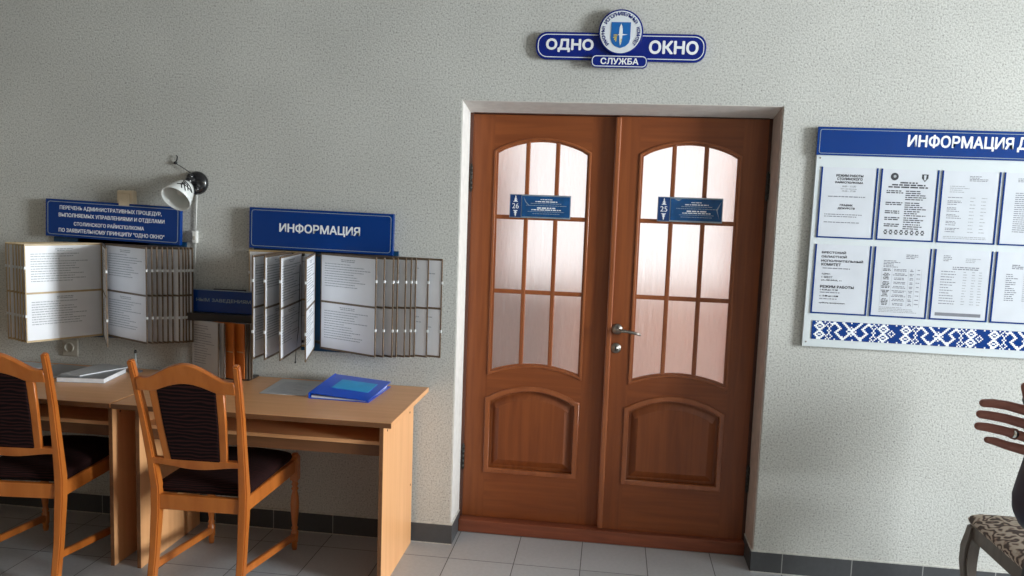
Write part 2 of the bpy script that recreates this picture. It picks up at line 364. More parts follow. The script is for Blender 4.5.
def text(s, x0, x1, z0, z1, y, bold=0.0, depth=0.0006):
    """flat lettering fitted into the rectangle x0..x1, z0..z1, standing proud of y towards -y"""
    cu = bpy.data.curves.new('t', 'FONT'); cu.body = s; cu.size = 1
    o = bpy.data.objects.new('t', cu); COL.objects.link(o); bpy.context.view_layer.update()
    c2 = o.to_curve(bpy.context.evaluated_depsgraph_get()); polys = []
    for sp in c2.splines:
        P = []
        if sp.type == 'BEZIER':
            bp = sp.bezier_points; n = len(bp)
            for i in range(n):
                p, q = bp[i], bp[(i+1) % n]; st = (p.handle_right-p.co).length+(q.handle_left-q.co).length
                k = 1 if (p.handle_right-p.co).cross(q.co-p.co).length < 1e-6 and (q.handle_left-q.co).cross(q.co-p.co).length < 1e-6 else 5
                for j in range(k):
                    t = j/k; P.append((p.co*(1-t)**3+p.handle_right*3*t*(1-t)**2+q.handle_left*3*t*t*(1-t)+q.co*t**3).to_2d())
        else: P = [Vector((p.co.x, p.co.y)) for p in sp.points]
        if len(P) > 2: polys.append(P)
    o.to_curve_clear(); bpy.data.objects.remove(o); bpy.data.curves.remove(cu)
    area_ = lambda P: sum(P[i-1].x*P[i].y-P[i].x*P[i-1].y for i in range(len(P)))/2
    if not polys: return bpy.data.meshes.new('t')
    sg = 1 if area_(max(polys, key=lambda P: abs(area_(P)))) > 0 else -1
    box = lambda P: (min(p.x for p in P), max(p.x for p in P), min(p.y for p in P), max(p.y for p in P))
    def inside(p, P):
        r = False
        for i in range(len(P)):
            u, v = P[i-1], P[i]
            if (u.y > p.y) != (v.y > p.y) and p.x < (v.x-u.x)*(p.y-u.y)/(v.y-u.y)+u.x: r = not r
        return r
    outer = [P for P in polys if area_(P)*sg > 0]; holes = [P for P in polys if area_(P)*sg < 0]
    for h in [h for h in holes if not any(inside(h[0], P) for P in outer)]: outer.append(h)
    layers = []
    for P in outer:
        b0 = box(P); grp = [P]+[h for h in holes if all(inside(q, P) for q in h)]
        for L_ in layers:
            if all(b0[1] < q[0] or q[1] < b0[0] or b0[3] < q[2] or q[3] < b0[2] for q in L_[0]): L_[0].append(b0); L_[1] += grp; break
        else: layers.append([[b0], list(grp)])
    allb = [box(P) for P in outer]; ax, bx = min(q[0] for q in allb), max(q[1] for q in allb); ay, by = min(q[2] for q in allb), max(q[3] for q in allb)
    kx, kz = (x1-x0)/(bx-ax), (z1-z0)/(by-ay); b2 = bmesh.new(); d = bold*(z1-z0)*1.4
    offs = [(0, 0)] if not bold else [(-d, 0), (d, 0), (0, d), (0, -d), (-d*0.7, d*0.7), (d*0.7, -d*0.7), (d*0.7, d*0.7), (-d*0.7, -d*0.7)]
    k = 0
    for _, G in layers:
        me = plate([[(x0+(p.x-ax)*kx, z0+(p.y-ay)*kz) for p in P] for P in G], y-depth, depth)
        for dx, dz in offs:
            n0 = len(b2.verts); b2.from_mesh(me); b2.verts.ensure_lookup_table()
            for v in b2.verts[n0:]: v.co += Vector((dx, -0.00002*k, dz))
            k += 1
        bpy.data.meshes.remove(me)
    me = bpy.data.meshes.new('t'); b2.to_mesh(me); b2.free(); return me
def rrect(x0, x1, z0, z1, r, n=6):
    o = []
    for cx, cz, a in ((x1-r, z0+r, -90), (x1-r, z1-r, 0), (x0+r, z1-r, 90), (x0+r, z0+r, 180)):
        for k in range(n+1):
            t = math.radians(a+90*k/n); o.append((cx+r*math.cos(t), cz+r*math.sin(t)))
    return o
def circ(cx, cz, r, n=48): return [(cx+r*math.cos(2*PI*k/n), cz+r*math.sin(2*PI*k/n)) for k in range(n)]
def tag(o, label, cat, group=None, kind=None):
    o['label'] = label; o['category'] = cat
    if group: o['group'] = group
    if kind: o['kind'] = kind
    return o
def struct(o): o['kind'] = 'structure'; return o
def thing(name, label, cat, loc=(0, 0, 0), rz=0.0, group=None):
    o = bpy.data.objects.new(name, None); COL.objects.link(o); o.empty_display_size = 0.1
    o.location = loc; o.rotation_euler = (0, 0, rz); tag(o, label, cat, group); return o
def kids(o): return [c for c in bpy.data.objects if c.parent == o]
def dup(o, parent=None):
    c = o.copy(); COL.objects.link(c)
    if parent: c.parent = parent
    for ch in kids(o): dup(ch, c)
    return c
def print_rows(b, x0, x1, z1, dz, n, h, y, m='ink_grey', align='l', lo=0.5, hi=1.0, rnd=random, t=0.0004):
    """n rows of printed words as thin raised marks, from z1 downwards"""
    for k in range(n):
        z = z1-k*dz; W = (x1-x0)*rnd.uniform(lo, hi); xx = x0 if align == 'l' else (x0+x1-W)/2
        e = xx+W
        while xx < e-h*0.8:
            ww = min(rnd.uniform(1.2, 5.5)*h, e-xx)
            b.box((xx, y-t, z-h), (xx+ww, y, z), m); xx += ww+h*0.7

# ------------------------------------------------------------------ the setting
H, X1, D = 2.1014, 1.4194, 0.30
XL, XR, YR, ZC = -3.3, 8.0, -6.0, 3.1
b = B('speckled_plaster')
b.box((XL-0.1, 0, 0), (0, D, ZC)); b.box((X1, 0, 0), (XR+0.1, D, ZC)); b.box((0, 0, H), (X1, D, ZC))
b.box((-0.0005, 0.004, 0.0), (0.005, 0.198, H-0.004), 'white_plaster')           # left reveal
b.box((X1-0.007, 0.004, 0.0), (X1+0.0005, 0.198, H-0.004), 'shaded_reveal')  # right reveal, its shade put into the plaster colour
b2 = bmesh.new(); q = [[b2.verts.new((x, y, z)) for y, z in ((0.003, H-0.003), (0.199, H-0.033), (0.199, H+0.0005), (0.003, H+0.0005))] for x in (0.0, X1)]   # soffit
for k in range(4): b2.faces.new([q[0][k], q[0][(k+1) % 4], q[1][(k+1) % 4], q[1][k]])
b2.faces.new(q[0][::-1]); b2.faces.new(q[1]); bmesh.ops.recalc_face_normals(b2, faces=b2.faces[:]); b.merge(b2, 'white_plaster')
struct(b.build('wall_front'))
struct(B('grey_floor_tiles').box((XL, YR, -0.1), (XR, 0.30, 0)).build('floor'))
struct(B('ceiling_paint').box((XL, YR, ZC), (XR, 0.0, ZC+0.1)).build('ceiling'))
struct(B('room_paint').box((XL-0.1, YR, 0), (XL, 0, ZC)).build('wall_left'))
struct(B('room_paint').box((XL-0.1, YR-0.1, 0), (XR+0.1, YR, ZC)).build('wall_rear'))
WY0, WY1, WZ0, WZ1 = -4.2, -1.6, 0.95, 2.75
b = B('room_paint')
b.box((XR, YR, 0), (XR+0.25, WY0, ZC)); b.box((XR, WY1, 0), (XR+0.25, 0, ZC))
b.box((XR, WY0, 0), (XR+0.25, WY1, WZ0)); b.box((XR, WY0, WZ1), (XR+0.25, WY1, ZC))
struct(b.build('wall_right'))
wn = B('window_white')
for a in (WY0, (WY0*2+WY1)/3, (WY0+2*WY1)/3, WY1-0.06): wn.box((XR+0.1, a, WZ0), (XR+0.16, a+0.06, WZ1))
for z in (WZ0, WZ1-0.06): wn.box((XR+0.1, WY0, z), (XR+0.16, WY1, z+0.06))
wn.box((XR-0.12, WY0-0.05, WZ0-0.035), (XR+0.1, WY1+0.05, WZ0), bev=0.008)
struct(wn.build('window_1'))
# tiled skirting with a grout line along its top
def skirt(name, x0, x1, retx=None):
    b = B('skirting_tiles'); b.box((x0, -0.011, 0), (x1, 0, 0.0945))
    b.box((x0, -0.009, 0.0945), (x1, 0.0, 0.1005), 'grout')
    if retx is not None:
        a, c = retx; b.box((a, 0, 0), (c, 0.185, 0.0945)); b.box((a, 0, 0.0945), (c, 0.185, 0.0995), 'grout')
    b.box((x0, -0.016, 0.0), (x1, -0.011, 0.003), 'grout')
    struct(b.build(name))
skirt('baseboard_left', XL, 0.011, (0.0, 0.011)); skirt('baseboard_right', X1-0.011, XR, (X1-0.013, X1))
# office seen through the frosted panes
OY = 3.6
struct(B('office_floor').box((-1.6, 0.30, -0.1), (3.4, OY, 0)).build('floor_office'))
struct(B('ceiling_paint').box((-1.6, 0.30, 2.9), (3.4, OY, 3.0)).build('ceiling_office'))
struct(B('office_paint').box((-1.7, 0.30, 0), (-1.6, OY, 2.9)).build('wall_office_left'))
b = B('office_paint')
b.box((3.4, 0.30, 0), (3.5, 1.0, 2.9)); b.box((3.4, 2.8, 0), (3.5, OY, 2.9)); b.box((3.4, 1.0, 0), (3.5, 2.8, 0.9)); b.box((3.4, 1.0, 2.5), (3.5, 2.8, 2.9)); struct(b.build('wall_office_right'))
wn = B('window_white')
for y in (1.0, 1.87, 2.74): wn.box((3.43, y, 0.9), (3.48, y+0.06, 2.5))
for z in (0.9, 2.44): wn.box((3.43, 1.0, z), (3.48, 2.8, z+0.06))
struct(wn.build('window_office_added'))  # unseen side window, added to go with the office fill light
b = B('office_paint')
b.box((-1.7, OY, 0), (-0.9, OY+0.2, 2.9)); b.box((2.7, OY, 0), (3.5, OY+0.2, 2.9))
b.box((-0.9, OY, 0), (2.7, OY+0.2, 0.92)); b.box((-0.9, OY, 2.6), (2.7, OY+0.2, 2.9))
struct(b.build('wall_office_back'))
wn = B('window_white')
for x in (-0.9, 0.28, 1.46, 2.64): wn.box((x, OY+0.08, 0.92), (x+0.06, OY+0.14, 2.6))
for z in (0.92, 2.54): wn.box((-0.9, OY+0.08, z), (2.7, OY+0.14, z+0.06))
struct(wn.build('window_2'))
def curtain(x0, x1, label):
    rings = []; n = 60
    pts = [(x0+(x1-x0)*k/n, OY-0.13+0.035*math.sin(k*1.15)) for k in range(n+1)]
    b = B('curtain_cloth')
    for (xa, ya), (xb, yb) in zip(pts, pts[1:]):
        b2 = bmesh.new(); vs = [b2.verts.new(p) for p in ((xa, ya, 0.002), (xb, yb, 0.002), (xb, yb, 2.68), (xa, ya, 2.68), (xa, ya+0.004, 0.002), (xb, yb+0.004, 0.002), (xb, yb+0.004, 2.68), (xa, ya+0.004, 2.68))]
        for f in ((0, 1, 2, 3), (7, 6, 5, 4), (0, 4, 5, 1), (3, 2, 6, 7)): b2.faces.new([vs[i] for i in f])
        b.merge(b2)
    tag(b.build('curtain'), label, 'curtain')
curtain(-0.75, -0.18, 'salmon curtain blurred behind the frosted panes of the left door')
curtain(1.72, 2.3, 'salmon curtain behind the frosted panes of the right door')
t = thing('low_cabinet', 'dark low cabinet dimly seen through the lower frosted panes of the left door', 'cabinet', (-0.15, 2.9, 0))
B('cupboard_dark').box((-0.45, -0.25, 0.0), (0.45, 0.25, 1.0), bev=0.01).build('body', t)
for s in (-1, 1):
    o = B('cupboard_dark').box((s*0.225-0.21, -0.268, 0.08), (s*0.225+0.21, -0.251, 0.97), bev=0.004).build('door', t)
    B('chrome').tube([(s*0.05, -0.285, 0.4), (s*0.05, -0.285, 0.5)], 0.006).build('handle', o)

# door frame and threshold
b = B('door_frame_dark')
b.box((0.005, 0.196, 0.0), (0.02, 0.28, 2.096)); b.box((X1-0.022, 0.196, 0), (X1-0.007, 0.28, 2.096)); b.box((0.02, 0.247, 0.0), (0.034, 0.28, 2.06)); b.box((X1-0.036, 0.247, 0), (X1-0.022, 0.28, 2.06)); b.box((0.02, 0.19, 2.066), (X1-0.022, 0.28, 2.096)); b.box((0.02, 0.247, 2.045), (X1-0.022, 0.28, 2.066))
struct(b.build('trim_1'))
struct(B('threshold_wood').box((0.011, 0.150, 0.0), (X1-0.013, 0.285, 0.0635), bev=0.004).build('trim_2'))

# ------------------------------------------------------------------ the two door leaves
def arch_open(x0, x1, zb, zs, zt, top_sh, dip=None, sh=0.018, n=20):
    """opening with arched, shouldered head (spring zs, crown zt); dip = rise of the arched sill"""
    o = []
    w = x1-x0
    if dip: o += [(x0+w*k/n, zb+dip*math.sin(PI*k/n)**0.85) for k in range(n+1)]
    else: o += [(x0, zb), (x1, zb)]
    o.append((x1, zs))
    a0, a1 = x1-sh, x0+sh
    for k in range(n+1):
        u = k/n; o.append((a0+(a1-a0)*u, zs+top_sh+(zt-zs-top_sh)*math.sin(PI*u)**0.8))
    o.append((x0, zs))
    return o
def inset(poly, d):
    n = len(poly); out = []
    for i in range(n):
        p0, p1, p2 = Vector(poly[i-1]), Vector(poly[i]), Vector(poly[(i+1) % n])
        e1 = (p1-p0); e2 = (p2-p1)
        if e1.length < 1e-7 or e2.length < 1e-7: out.append(tuple(p1)); continue
        n1 = Vector((-e1.y, e1.x)).normalized(); n2 = Vector((-e2.y, e2.x)).normalized()
        nn = n1+n2; nn = nn/max(nn.length_squared/2, 0.35) if nn.length > 1e-6 else n1
        out.append(tuple(p1+nn*d))
    return out
def clipz(poly, x):
    zs = []
    for (xa, za), (xb, zb) in zip(poly, poly[1:]+poly[:1]):
        if (xa-x)*(xb-x) <= 0 and xa != xb: zs.append(za+(zb-za)*(x-xa)/(xb-xa))
    return min(zs), max(zs)
def door(name, grain, x0, x1, yf, gx0, gx1, lx0, lx1, vb, hb_, hinge_x, strip=None):
    T = 0.04
    g = arch_open(gx0-0.016, gx1+0.016, 0.793, 1.893, 1.958, 0.010, dip=0.050)
    pn = arch_open(lx0, lx1, 0.305, 0.675, 0.740, 0.006, dip=None)
    root = B(grain).mesh(plate([[(x0, 0.066), (x1, 0.066), (x1, 2.063), (x0, 2.063)], g, pn], yf, T, 0.0)).build(name)
    struct(root)
    # horizontal-grain rails laid flush between the stiles
    B('door_moulding').mesh(plate([g, inset(g, 0.012)], yf-0.006, 0.02, 0.003)).mesh(plate([inset(g, 0.011), inset(g, 0.02)], yf+0.004, 0.012)).build('glazing_bead', root)
    gb = B('door_moulding')
    for x in vb:
        za, zb = clipz(inset(g, 0.008), x); gb.box((x-0.0105, yf+0.002, za), (x+0.0105, yf+0.020, zb), bev=0.004)
    for z in hb_: gb.box((gx0-0.010, yf+0.003, z-0.0105), (gx1+0.010, yf+0.019, z+0.0105), bev=0.004)
    gb.build('glazing_bars', root)
    B('frosted_glass').mesh(plate([inset(g, 0.004)], yf+0.024, 0.0002)).build('glass_pane', root)
    # raised panel below
    p = B('door_wood_v'); p.mesh(plate([inset(pn, -0.002)], yf+0.022, 0.010))
    r1, r2 = inset(pn, 0.030), inset(pn, 0.062)
    n = len(r1)
    b2 = bmesh.new(); va = [b2.verts.new((x, yf+0.0215, z)) for x, z in r1]; vc = [b2.verts.new((x, yf+0.007, z)) for x, z in r2]
    for i in range(n): b2.faces.new([va[i], va[(i+1) % n], vc[(i+1) % n], vc[i]])
    bmesh.ops.recalc_face_normals(b2, faces=b2.faces[:]); p.merge(b2)
    p.mesh(plate([r2], yf+0.007, 0.012)); p.build('raised_panel', root)
    B('door_moulding').mesh(plate([inset(pn, -0.008), inset(pn, 0.016)], yf-0.007, 0.02, 0.003)).build('panel_moulding', root)
    for z in (1.76, 0.373):
        h = B('hinge_metal')
        for k in range(5): h.lathe([(0.0075, 0), (0.0075, 0.022)], Matrix.Translation((hinge_x, yf-0.008, z-0.06+k*0.024)), n=12)
        h.lathe([(0.0, -0.006), (0.005, -0.004), (0.005, 0.128), (0, 0.132)], Matrix.Translation((hinge_x, yf-0.008, z-0.063)), n=10)
        h.build('hinge', root)
    return root
dl = door('door_1', 'door_wood_left', 0.020, 0.715, 0.205, 0.142, 0.576, 0.128, 0.578, (0.289, 0.432), (1.576, 1.214), 0.017)
dr = door('door_2', 'door_wood_right', 0.722, X1-0.024, 0.182, 0.832, 1.268, 0.812, 1.272, (0.977, 1.124), (1.582, 1.220), X1-0.016)
B('door_moulding').box((0.700, 0.168, 0.066), (0.726, 0.206, 2.060), bev=0.007, seg=3).build('meeting_strip', dr)
h = B('antique_metal')
Mh = Matrix.Translation((0.752, 0.182, 1.061)) @ Matrix.Rotation(PI/2, 4, 'X')
h.lathe([(0.0, 0), (0.026, 0.0), (0.026, 0.006), (0.020, 0.011), (0.011, 0.012), (0.010, 0.045), (0.0, 0.045)], Mh, n=28)
h.tube([(0.752, 0.140, 1.061), (0.775, 0.135, 1.060), (0.81, 0.133, 1.056), (0.84, 0.134, 1.051), (0.862, 0.138, 1.044)], [0.010, 0.009, 0.0075, 0.007, 0.006])
h.build('lever_handle', dr)
h = B('antique_metal')
Mh = Matrix.Translation((0.750, 0.182, 0.969)) @ Matrix.Rotation(PI/2, 4, 'X')
h.lathe([(0.0, 0), (0.025, 0.0), (0.025, 0.006), (0.019, 0.010), (0.010, 0.010), (0.010, 0.012), (0.0, 0.012)], Mh, n=28)
h.box((0.7475, 0.166, 0.960), (0.7525, 0.171, 0.978), 'black_plastic'); h.build('keyhole_rose', dr)

# ------------------------------------------------------------------ room plaques on the door glass
def door_plaque(num, x0, x1, z0, z1, y, label, flourish):
    t = thing('door_plaque', label, 'sign', ((x0+x1)/2, y, (z0+z1)/2), 0, None)
    W, Hh = (x1-x0)/2, (z1-z0)/2
    B('silver_blue').box((-W, -0.004, -Hh), (W, 0.006, Hh), bev=0.001).build('backing_plate', t)
    B('plaque_navy').box((-W+0.003, -0.0055, -Hh+0.003), (-W+0.056, -0.004, Hh-0.003)).build('number_panel', t)
    B('plaque_blue').box((-W+0.060, -0.0055, -Hh+0.007), (W-0.004, -0.004, Hh-0.007)).build('name_panel', t)
    b = B('letter_white'); cx = -W+0.029
    b.mesh(text(num, cx-0.016, cx+0.016, -0.012, 0.013, -0.0055))
    for s in (1, -1):
        for k, (a, c) in enumerate(((0.012, 0.0), (0.008, 0.010), (0.004, 0.020))):
            b.mesh(plate([[(cx-a, s*(0.020+c)), (cx+a, s*(0.020+c)), (cx, s*(0.020+c+0.012))][::s]], -0.0061, 0.0006))
    b.build('number', t)
    r = random.Random(int(num)); b = B('letter_white')
    c = 0.030
    for k, (wd, hh) in enumerate(((0.03, 0.0035), (0.055, 0.0045), (0.085, 0.003), (0.10, 0.003), (0.05, 0.006), (0.075, 0.0045), (0.09, 0.0025), (0.08, 0.0025))):
        z = 0.036-k*0.0098
        print_rows(b, c-wd, c+wd, z, 0.01, 1, hh, -0.0055, 'silver_blue' if k in (2, 3, 6, 7) else 'letter_white', 'c', 0.8, 1.0, r)
    b.build('name_lettering', t)
    b = B('silver_blue')
    for z in (-Hh+0.0045, Hh-0.0065): b.box((-W+0.065, -0.006, z), (W-0.004, -0.004, z+0.0022))
    if flourish:
        o = [(W-0.008, 0.042), (W-0.030, 0.004), (W-0.014, -0.040), (W-0.017, -0.030), (W-0.024, 0.000), (W-0.020, 0.010)]
        b.mesh(plate([o], -0.0061, 0.0006)); b.mesh(plate([[(-W+0.075, 0.047), (-W+0.11, 0.047), (-W+0.095, 0.040)]], -0.0061, 0.0006))
    else:
        b.mesh(plate([[(-W+0.066, 0.046), (-W+0.080, 0.022), (-W+0.096, 0.005), (-W+0.092, 0.004), (-W+0.076, 0.020)]], -0.0061, 0.0006))
    b.build('edge_ornament', t)
door_plaque('26', 0.210, 0.504, 1.575, 1.687, 0.194, 'small blue room plaque numbered 26 on the glass of the left door', False)
door_plaque('25', 0.911, 1.209, 1.583, 1.698, 0.171, 'small blue room plaque numbered 25 on the glass of the right door', True)

# ------------------------------------------------------------------ service sign above the doors
t = thing('service_sign', 'blue service sign with a round emblem on the wall above the doors', 'sign', (0.701, 0.0, 2.341))
t.rotation_euler = (0, 0.010, 0)
B('sign_deep_blue').mesh(plate([rrect(-0.371, 0.371, -0.061, 0.058, 0.05)], -0.022, 0.018, 0.002)).build('base_plate', t)
B('badge_white').mesh(plate([rrect(-0.362, 0.362, -0.052, 0.049, 0.043), rrect(-0.3585, 0.3585, -0.0485, 0.0455, 0.04)], -0.0226, 0.0006)).build('border_line', t)
B('letter_white').mesh(text('ОДНО', -0.323, -0.118, -0.026, 0.027, -0.022, 0.035)).build('lettering', t)
B('letter_white').mesh(text('ОКНО', 0.128, 0.335, -0.026, 0.027, -0.022, 0.035)).build('lettering', t)
r = B('sign_deep_blue').mesh(plate([circ(0, 0.059, 0.097)], -0.036, 0.014, 0.001)).build('emblem', t)
B('badge_white').mesh(plate([circ(0, 0.059, 0.090)], -0.038, 0.002)).build('disc', r)
sh = [(-0.042, 0.100), (0.042, 0.100), (0.042, 0.030), (0.037, 0.012), (0.022, -0.002), (0.0, -0.010), (-0.022, -0.002), (-0.037, 0.012), (-0.042, 0.030)][::-1]
B('shield_blue').mesh(plate([sh], -0.0395, 0.0015)).build('shield', r)
b = B('letter_white')
b.mesh(plate([[(0.0, 0.094), (-0.006, 0.078), (-0.007, 0.055), (-0.005, 0.035), (-0.003, 0.012), (0.0, 0.0), (0.005, 0.016), (0.008, 0.045), (0.008, 0.066), (0.005, 0.084)]], -0.0405, 0.001))
b.mesh(plate([[(-0.012, 0.046), (-0.007, 0.050), (-0.007, 0.044)], [(0.008, 0.050), (0.030, 0.048), (0.008, 0.044)]], -0.0405, 0.001)); b.build('white_bird', r)
b = B('gold')
for a, c in (((-0.014, 0.048), (-0.026, 0.024)), ((-0.014, 0.046), (-0.030, 0.045)), ((-0.017, 0.040), (-0.032, 0.034)), ((-0.018, 0.036), (-0.020, 0.018))):
    d = Vector((c[0]-a[0], c[1]-a[1])).normalized()*0.0022; b.mesh(plate([[(a[0]-d.y, a[1]+d.x), (a[0]+d.y, a[1]-d.x), (c[0]+d.y, c[1]-d.x), (c[0]-d.y, c[1]+d.x)]], -0.0405, 0.001))
b.mesh(plate([[(0.001, 0.030), (0.006, 0.030), (0.003, 0.004)]], -0.041, 0.001)); b.build('yellow_branch', r)
b = B('sign_deep_blue')
def ring_text(s, a0, a1, rad, hgt):
    for k, ch in enumerate(s):
        a = math.radians(a0+(a1-a0)*k/max(1, len(s)-1)); me = text(ch, -hgt*0.42, hgt*0.42, -hgt/2, hgt/2, 0, 0.02)
        M = Matrix.Translation((rad*math.cos(a), -0.0385, 0.059+rad*math.sin(a))) @ Matrix.Rotation(-(a-PI/2), 4, 'Y')
        b.mesh(me, None, M)
ring_text('РАЙОННЫЙ', 222, 168, 0.077, 0.014); ring_text('ИСПОЛНИТЕЛЬНЫЙ', 148, 34, 0.077, 0.015); ring_text('КОМИТЕТ', 12, -40, 0.077, 0.014)
b.build('ring_lettering', r)
o = B('sign_deep_blue').mesh(plate([rrect(-0.123, 0.123, -0.094, -0.039, 0.022)], -0.040, 0.018, 0.001)).build('lower_plate', t)
B('badge_white').mesh(plate([rrect(-0.119, 0.119, -0.090, -0.043, 0.019), rrect(-0.1155, 0.1155, -0.0865, -0.0465, 0.016)], -0.0406, 0.0006)).build('border_line', o)
B('letter_white').mesh(text('СЛУЖБА', -0.080, 0.083, -0.079, -0.053, -0.040, 0.03)).build('lettering', o)

# ------------------------------------------------------------------ flip racks on the left wall
def sign_plate(t, lines, W, Hh, tilt, z, x=0.0, bold=0.012):
    s = B('sign_blue').box((-W/2, -0.012, -Hh/2), (W/2, 0.012, Hh/2), bev=0.001).build('header_sign', t, (x, -0.030, z), (0, tilt, 0))
    e = 0.010
    B('silver_blue').mesh(plate([rrect(-W/2+e, W/2-e, -Hh/2+e, Hh/2-e, 0.014), rrect(-W/2+e+0.003, W/2-e-0.003, -Hh/2+e+0.003, Hh/2-e-0.003, 0.012)], -0.0126, 0.0006)).build('border_line', s)
    b = B('letter_white')
    for (tx, a, c, zz, hh) in lines: b.mesh(text(tx, a, c, zz, zz+hh, -0.012, bold))
    b.build('lettering', s); return s
LW, LH = 0.34, 0.455
leaf_data = {}
def leaf(t, hx, hy, ang, side, frame, seed):
    """one hinged page holder: frame, an upper and a lower sheet, little clear tabs at the free edge"""
    if not leaf_data:
        for fm in ('leaf_frame_lit', 'leaf_frame_shaded'):
            b = B(fm); b.box((0, -0.003, 0), (0.0045, 0.003, LH)); b.box((LW-0.0045, -0.003, 0), (LW, 0.003, LH))
            for z in (0, LH/2-0.0045, LH-0.009): b.box((0.0045, -0.003, z), (LW-0.0045, 0.003, z+0.009))
            for z in (LH*0.27, LH*0.76): b.box((LW-0.004, -0.004, z-0.006), (LW+0.003, 0.004, z+0.006), 'tab_clear')
            o = b.build('tmp'); leaf_data[fm] = o.data; bpy.data.objects.remove(o)
        for v in range(4):
            for part, z0 in (('lo', 0.009), ('up', LH/2+0.0045)):
                r = random.Random(v*7+(part == 'up')); b = B('leaf_paper'); z1 = z0+LH/2-0.0135
                b.box((0.0045, -0.0015, z0), (LW-0.0045, 0.0015, z1))
                for sgn in (1, -1):
                    bb = B('ink_grey'); n = r.randint(9, 14)
                    print_rows(bb, 0.11, 0.23, z1-0.014, 0.008, 2, 0.0035, -0.0015, 'ink_grey', 'c', 0.5, 0.9, r)
                    print_rows(bb, 0.025, LW-0.03, z1-0.036, 0.0115, n, 0.0034, -0.0015, 'ink_pale', 'l', 0.4, 1.0, r)
                    bb.bm.normal_update(); M = Matrix.Identity(4) if sgn == 1 else Matrix.Translation((LW, 0, 0)) @ Matrix.Rotation(PI, 4, 'Z')
                    b.merge(bb.bm, 'ink_pale', M)
                o = b.build('tmp'); leaf_data[(v, part)] = o.data; bpy.data.objects.remove(o)
    def put(nm, data, par):
        o = bpy.data.objects.new(nm, data); COL.objects.link(o); o.parent = par; return o
    L = put('page_holder', leaf_data[frame], t)
    L.location = (hx, hy, 0); L.rotation_euler = (0, 0, -math.radians(ang) if side > 0 else PI+math.radians(ang))
    for part in ('lo', 'up'): put('printed_sheet', leaf_data[(seed % 4, part)], L)
    return L
def rack(name, label, x0, zb, right, left, extra, frame_left):
    t = thing(name, label, 'display rack', (x0, 0, zb))
    k = 0
    for hx, a in right: leaf(t, hx-x0, -0.04, a, 1, 'leaf_frame_shaded', k); k += 1
    for hx, a in left: leaf(t, hx-x0, -0.04, a, -1, frame_left, k); k += 1
    for hx, hy, a, s, f in extra:
        L_ = leaf(t, hx-x0, hy, a, s, f, k); k += 1
        if a < 5: L_.scale = (0.93, 1, 1)      # the innermost holder lies flat and is a little narrower
    return t
# left rack
t = rack('wall_flip_rack', 'left wall flip rack fanned with printed pages under the four-line blue sign', -1.75, 0.925,
         [(-1.735, 26), (-1.719, 24), (-1.705, 22), (-1.689, 20), (-1.674, 18), (-1.659, 16), (-1.636, 14), (-1.625, 12), (-1.619, 10), (-1.613, 8), (-1.603, 6)],
         [(-1.757, 58), (-1.765, 55.5), (-1.774, 52.5), (-1.783, 49.5), (-1.795, 46), (-1.814, 43), (-1.828, 40)],
         [(-1.748, -0.045, 53, 1, 'leaf_frame_shaded')], 'leaf_frame_lit')
B('board_blue').box((-0.15, -0.012, -0.015), (0.22, -0.001, 0.50)).box((-0.28, -0.012, 0.452), (0.415, -0.001, 0.475)).build('backboard', t)
for z in (0.02, 0.435): B('black_rail').box((-0.09, -0.030, z), (0.16, -0.012, z+0.012)).build('hinge_rail', t)
sign_plate(t, [('ПЕРЕЧЕНЬ АДМИНИСТРАТИВНЫХ ПРОЦЕДУР,', -0.275, 0.255, 0.040, 0.022), ('ВЫПОЛНЯЕМЫХ УПРАВЛЕНИЯМИ И ОТДЕЛАМИ', -0.28, 0.27, 0.004, 0.022),
               ('СТОЛИНСКОГО РАЙИСПОЛКОМА', -0.20, 0.165, -0.032, 0.022), ('ПО ЗАЯВИТЕЛЬНОМУ ПРИНЦИПУ "ОДНО ОКНО"', -0.28, 0.27, -0.070, 0.022)], 0.70, 0.182, 0.028, 0.561, 0.053)
# right rack
t = rack('wall_flip_rack', 'right wall flip rack fanned with printed pages under the one-word blue sign', -0.66, 0.925,
         [(-0.643, 24), (-0.612, 22.2), (-0.577, 20.5), (-0.563, 18.8), (-0.531, 17), (-0.511, 15.2), (-0.495, 13.5), (-0.442, 11.8), (-0.383, 10)],
         [(-0.739, 97), (-0.788, 93.5), (-0.821, 90)],
         [(-0.688, -0.020, 2, -1, 'leaf_frame_lit'), (-0.672, -0.045, 105, -1, 'leaf_frame_shaded')], 'leaf_frame_shaded')
B('board_blue').box((-0.09, -0.012, -0.02), (0.26, -0.001, 0.50)).box((-0.33, -0.012, 0.452), (0.38, -0.001, 0.475)).build('backboard', t)
for z in (0.02, 0.435):
    b = B('black_rail'); b.box((-0.17, -0.016, z), (0.30, -0.012, z+0.012)).box((-0.17, -0.034, z), (-0.07, -0.012, z+0.012)).box((0.0, -0.034, z), (0.30, -0.012, z+0.012)); b.build('hinge_rail', t)
B('black_plastic').tube([(-0.066, -0.09, 0.40), (-0.067, -0.1, 0.1), (-0.069, -0.12, 0.02), (-0.074, -0.12, -0.055)], 0.0018, n=6).ellipsoid((-0.074, -0.12, -0.058), (0.004, 0.004, 0.006)).build('hanging_string', t)
sign_plate(t, [('ИНФОРМАЦИЯ', -0.200, 0.190, -0.020, 0.048)], 0.70, 0.192, 0.012, 0.556, 0.012, 0.022)

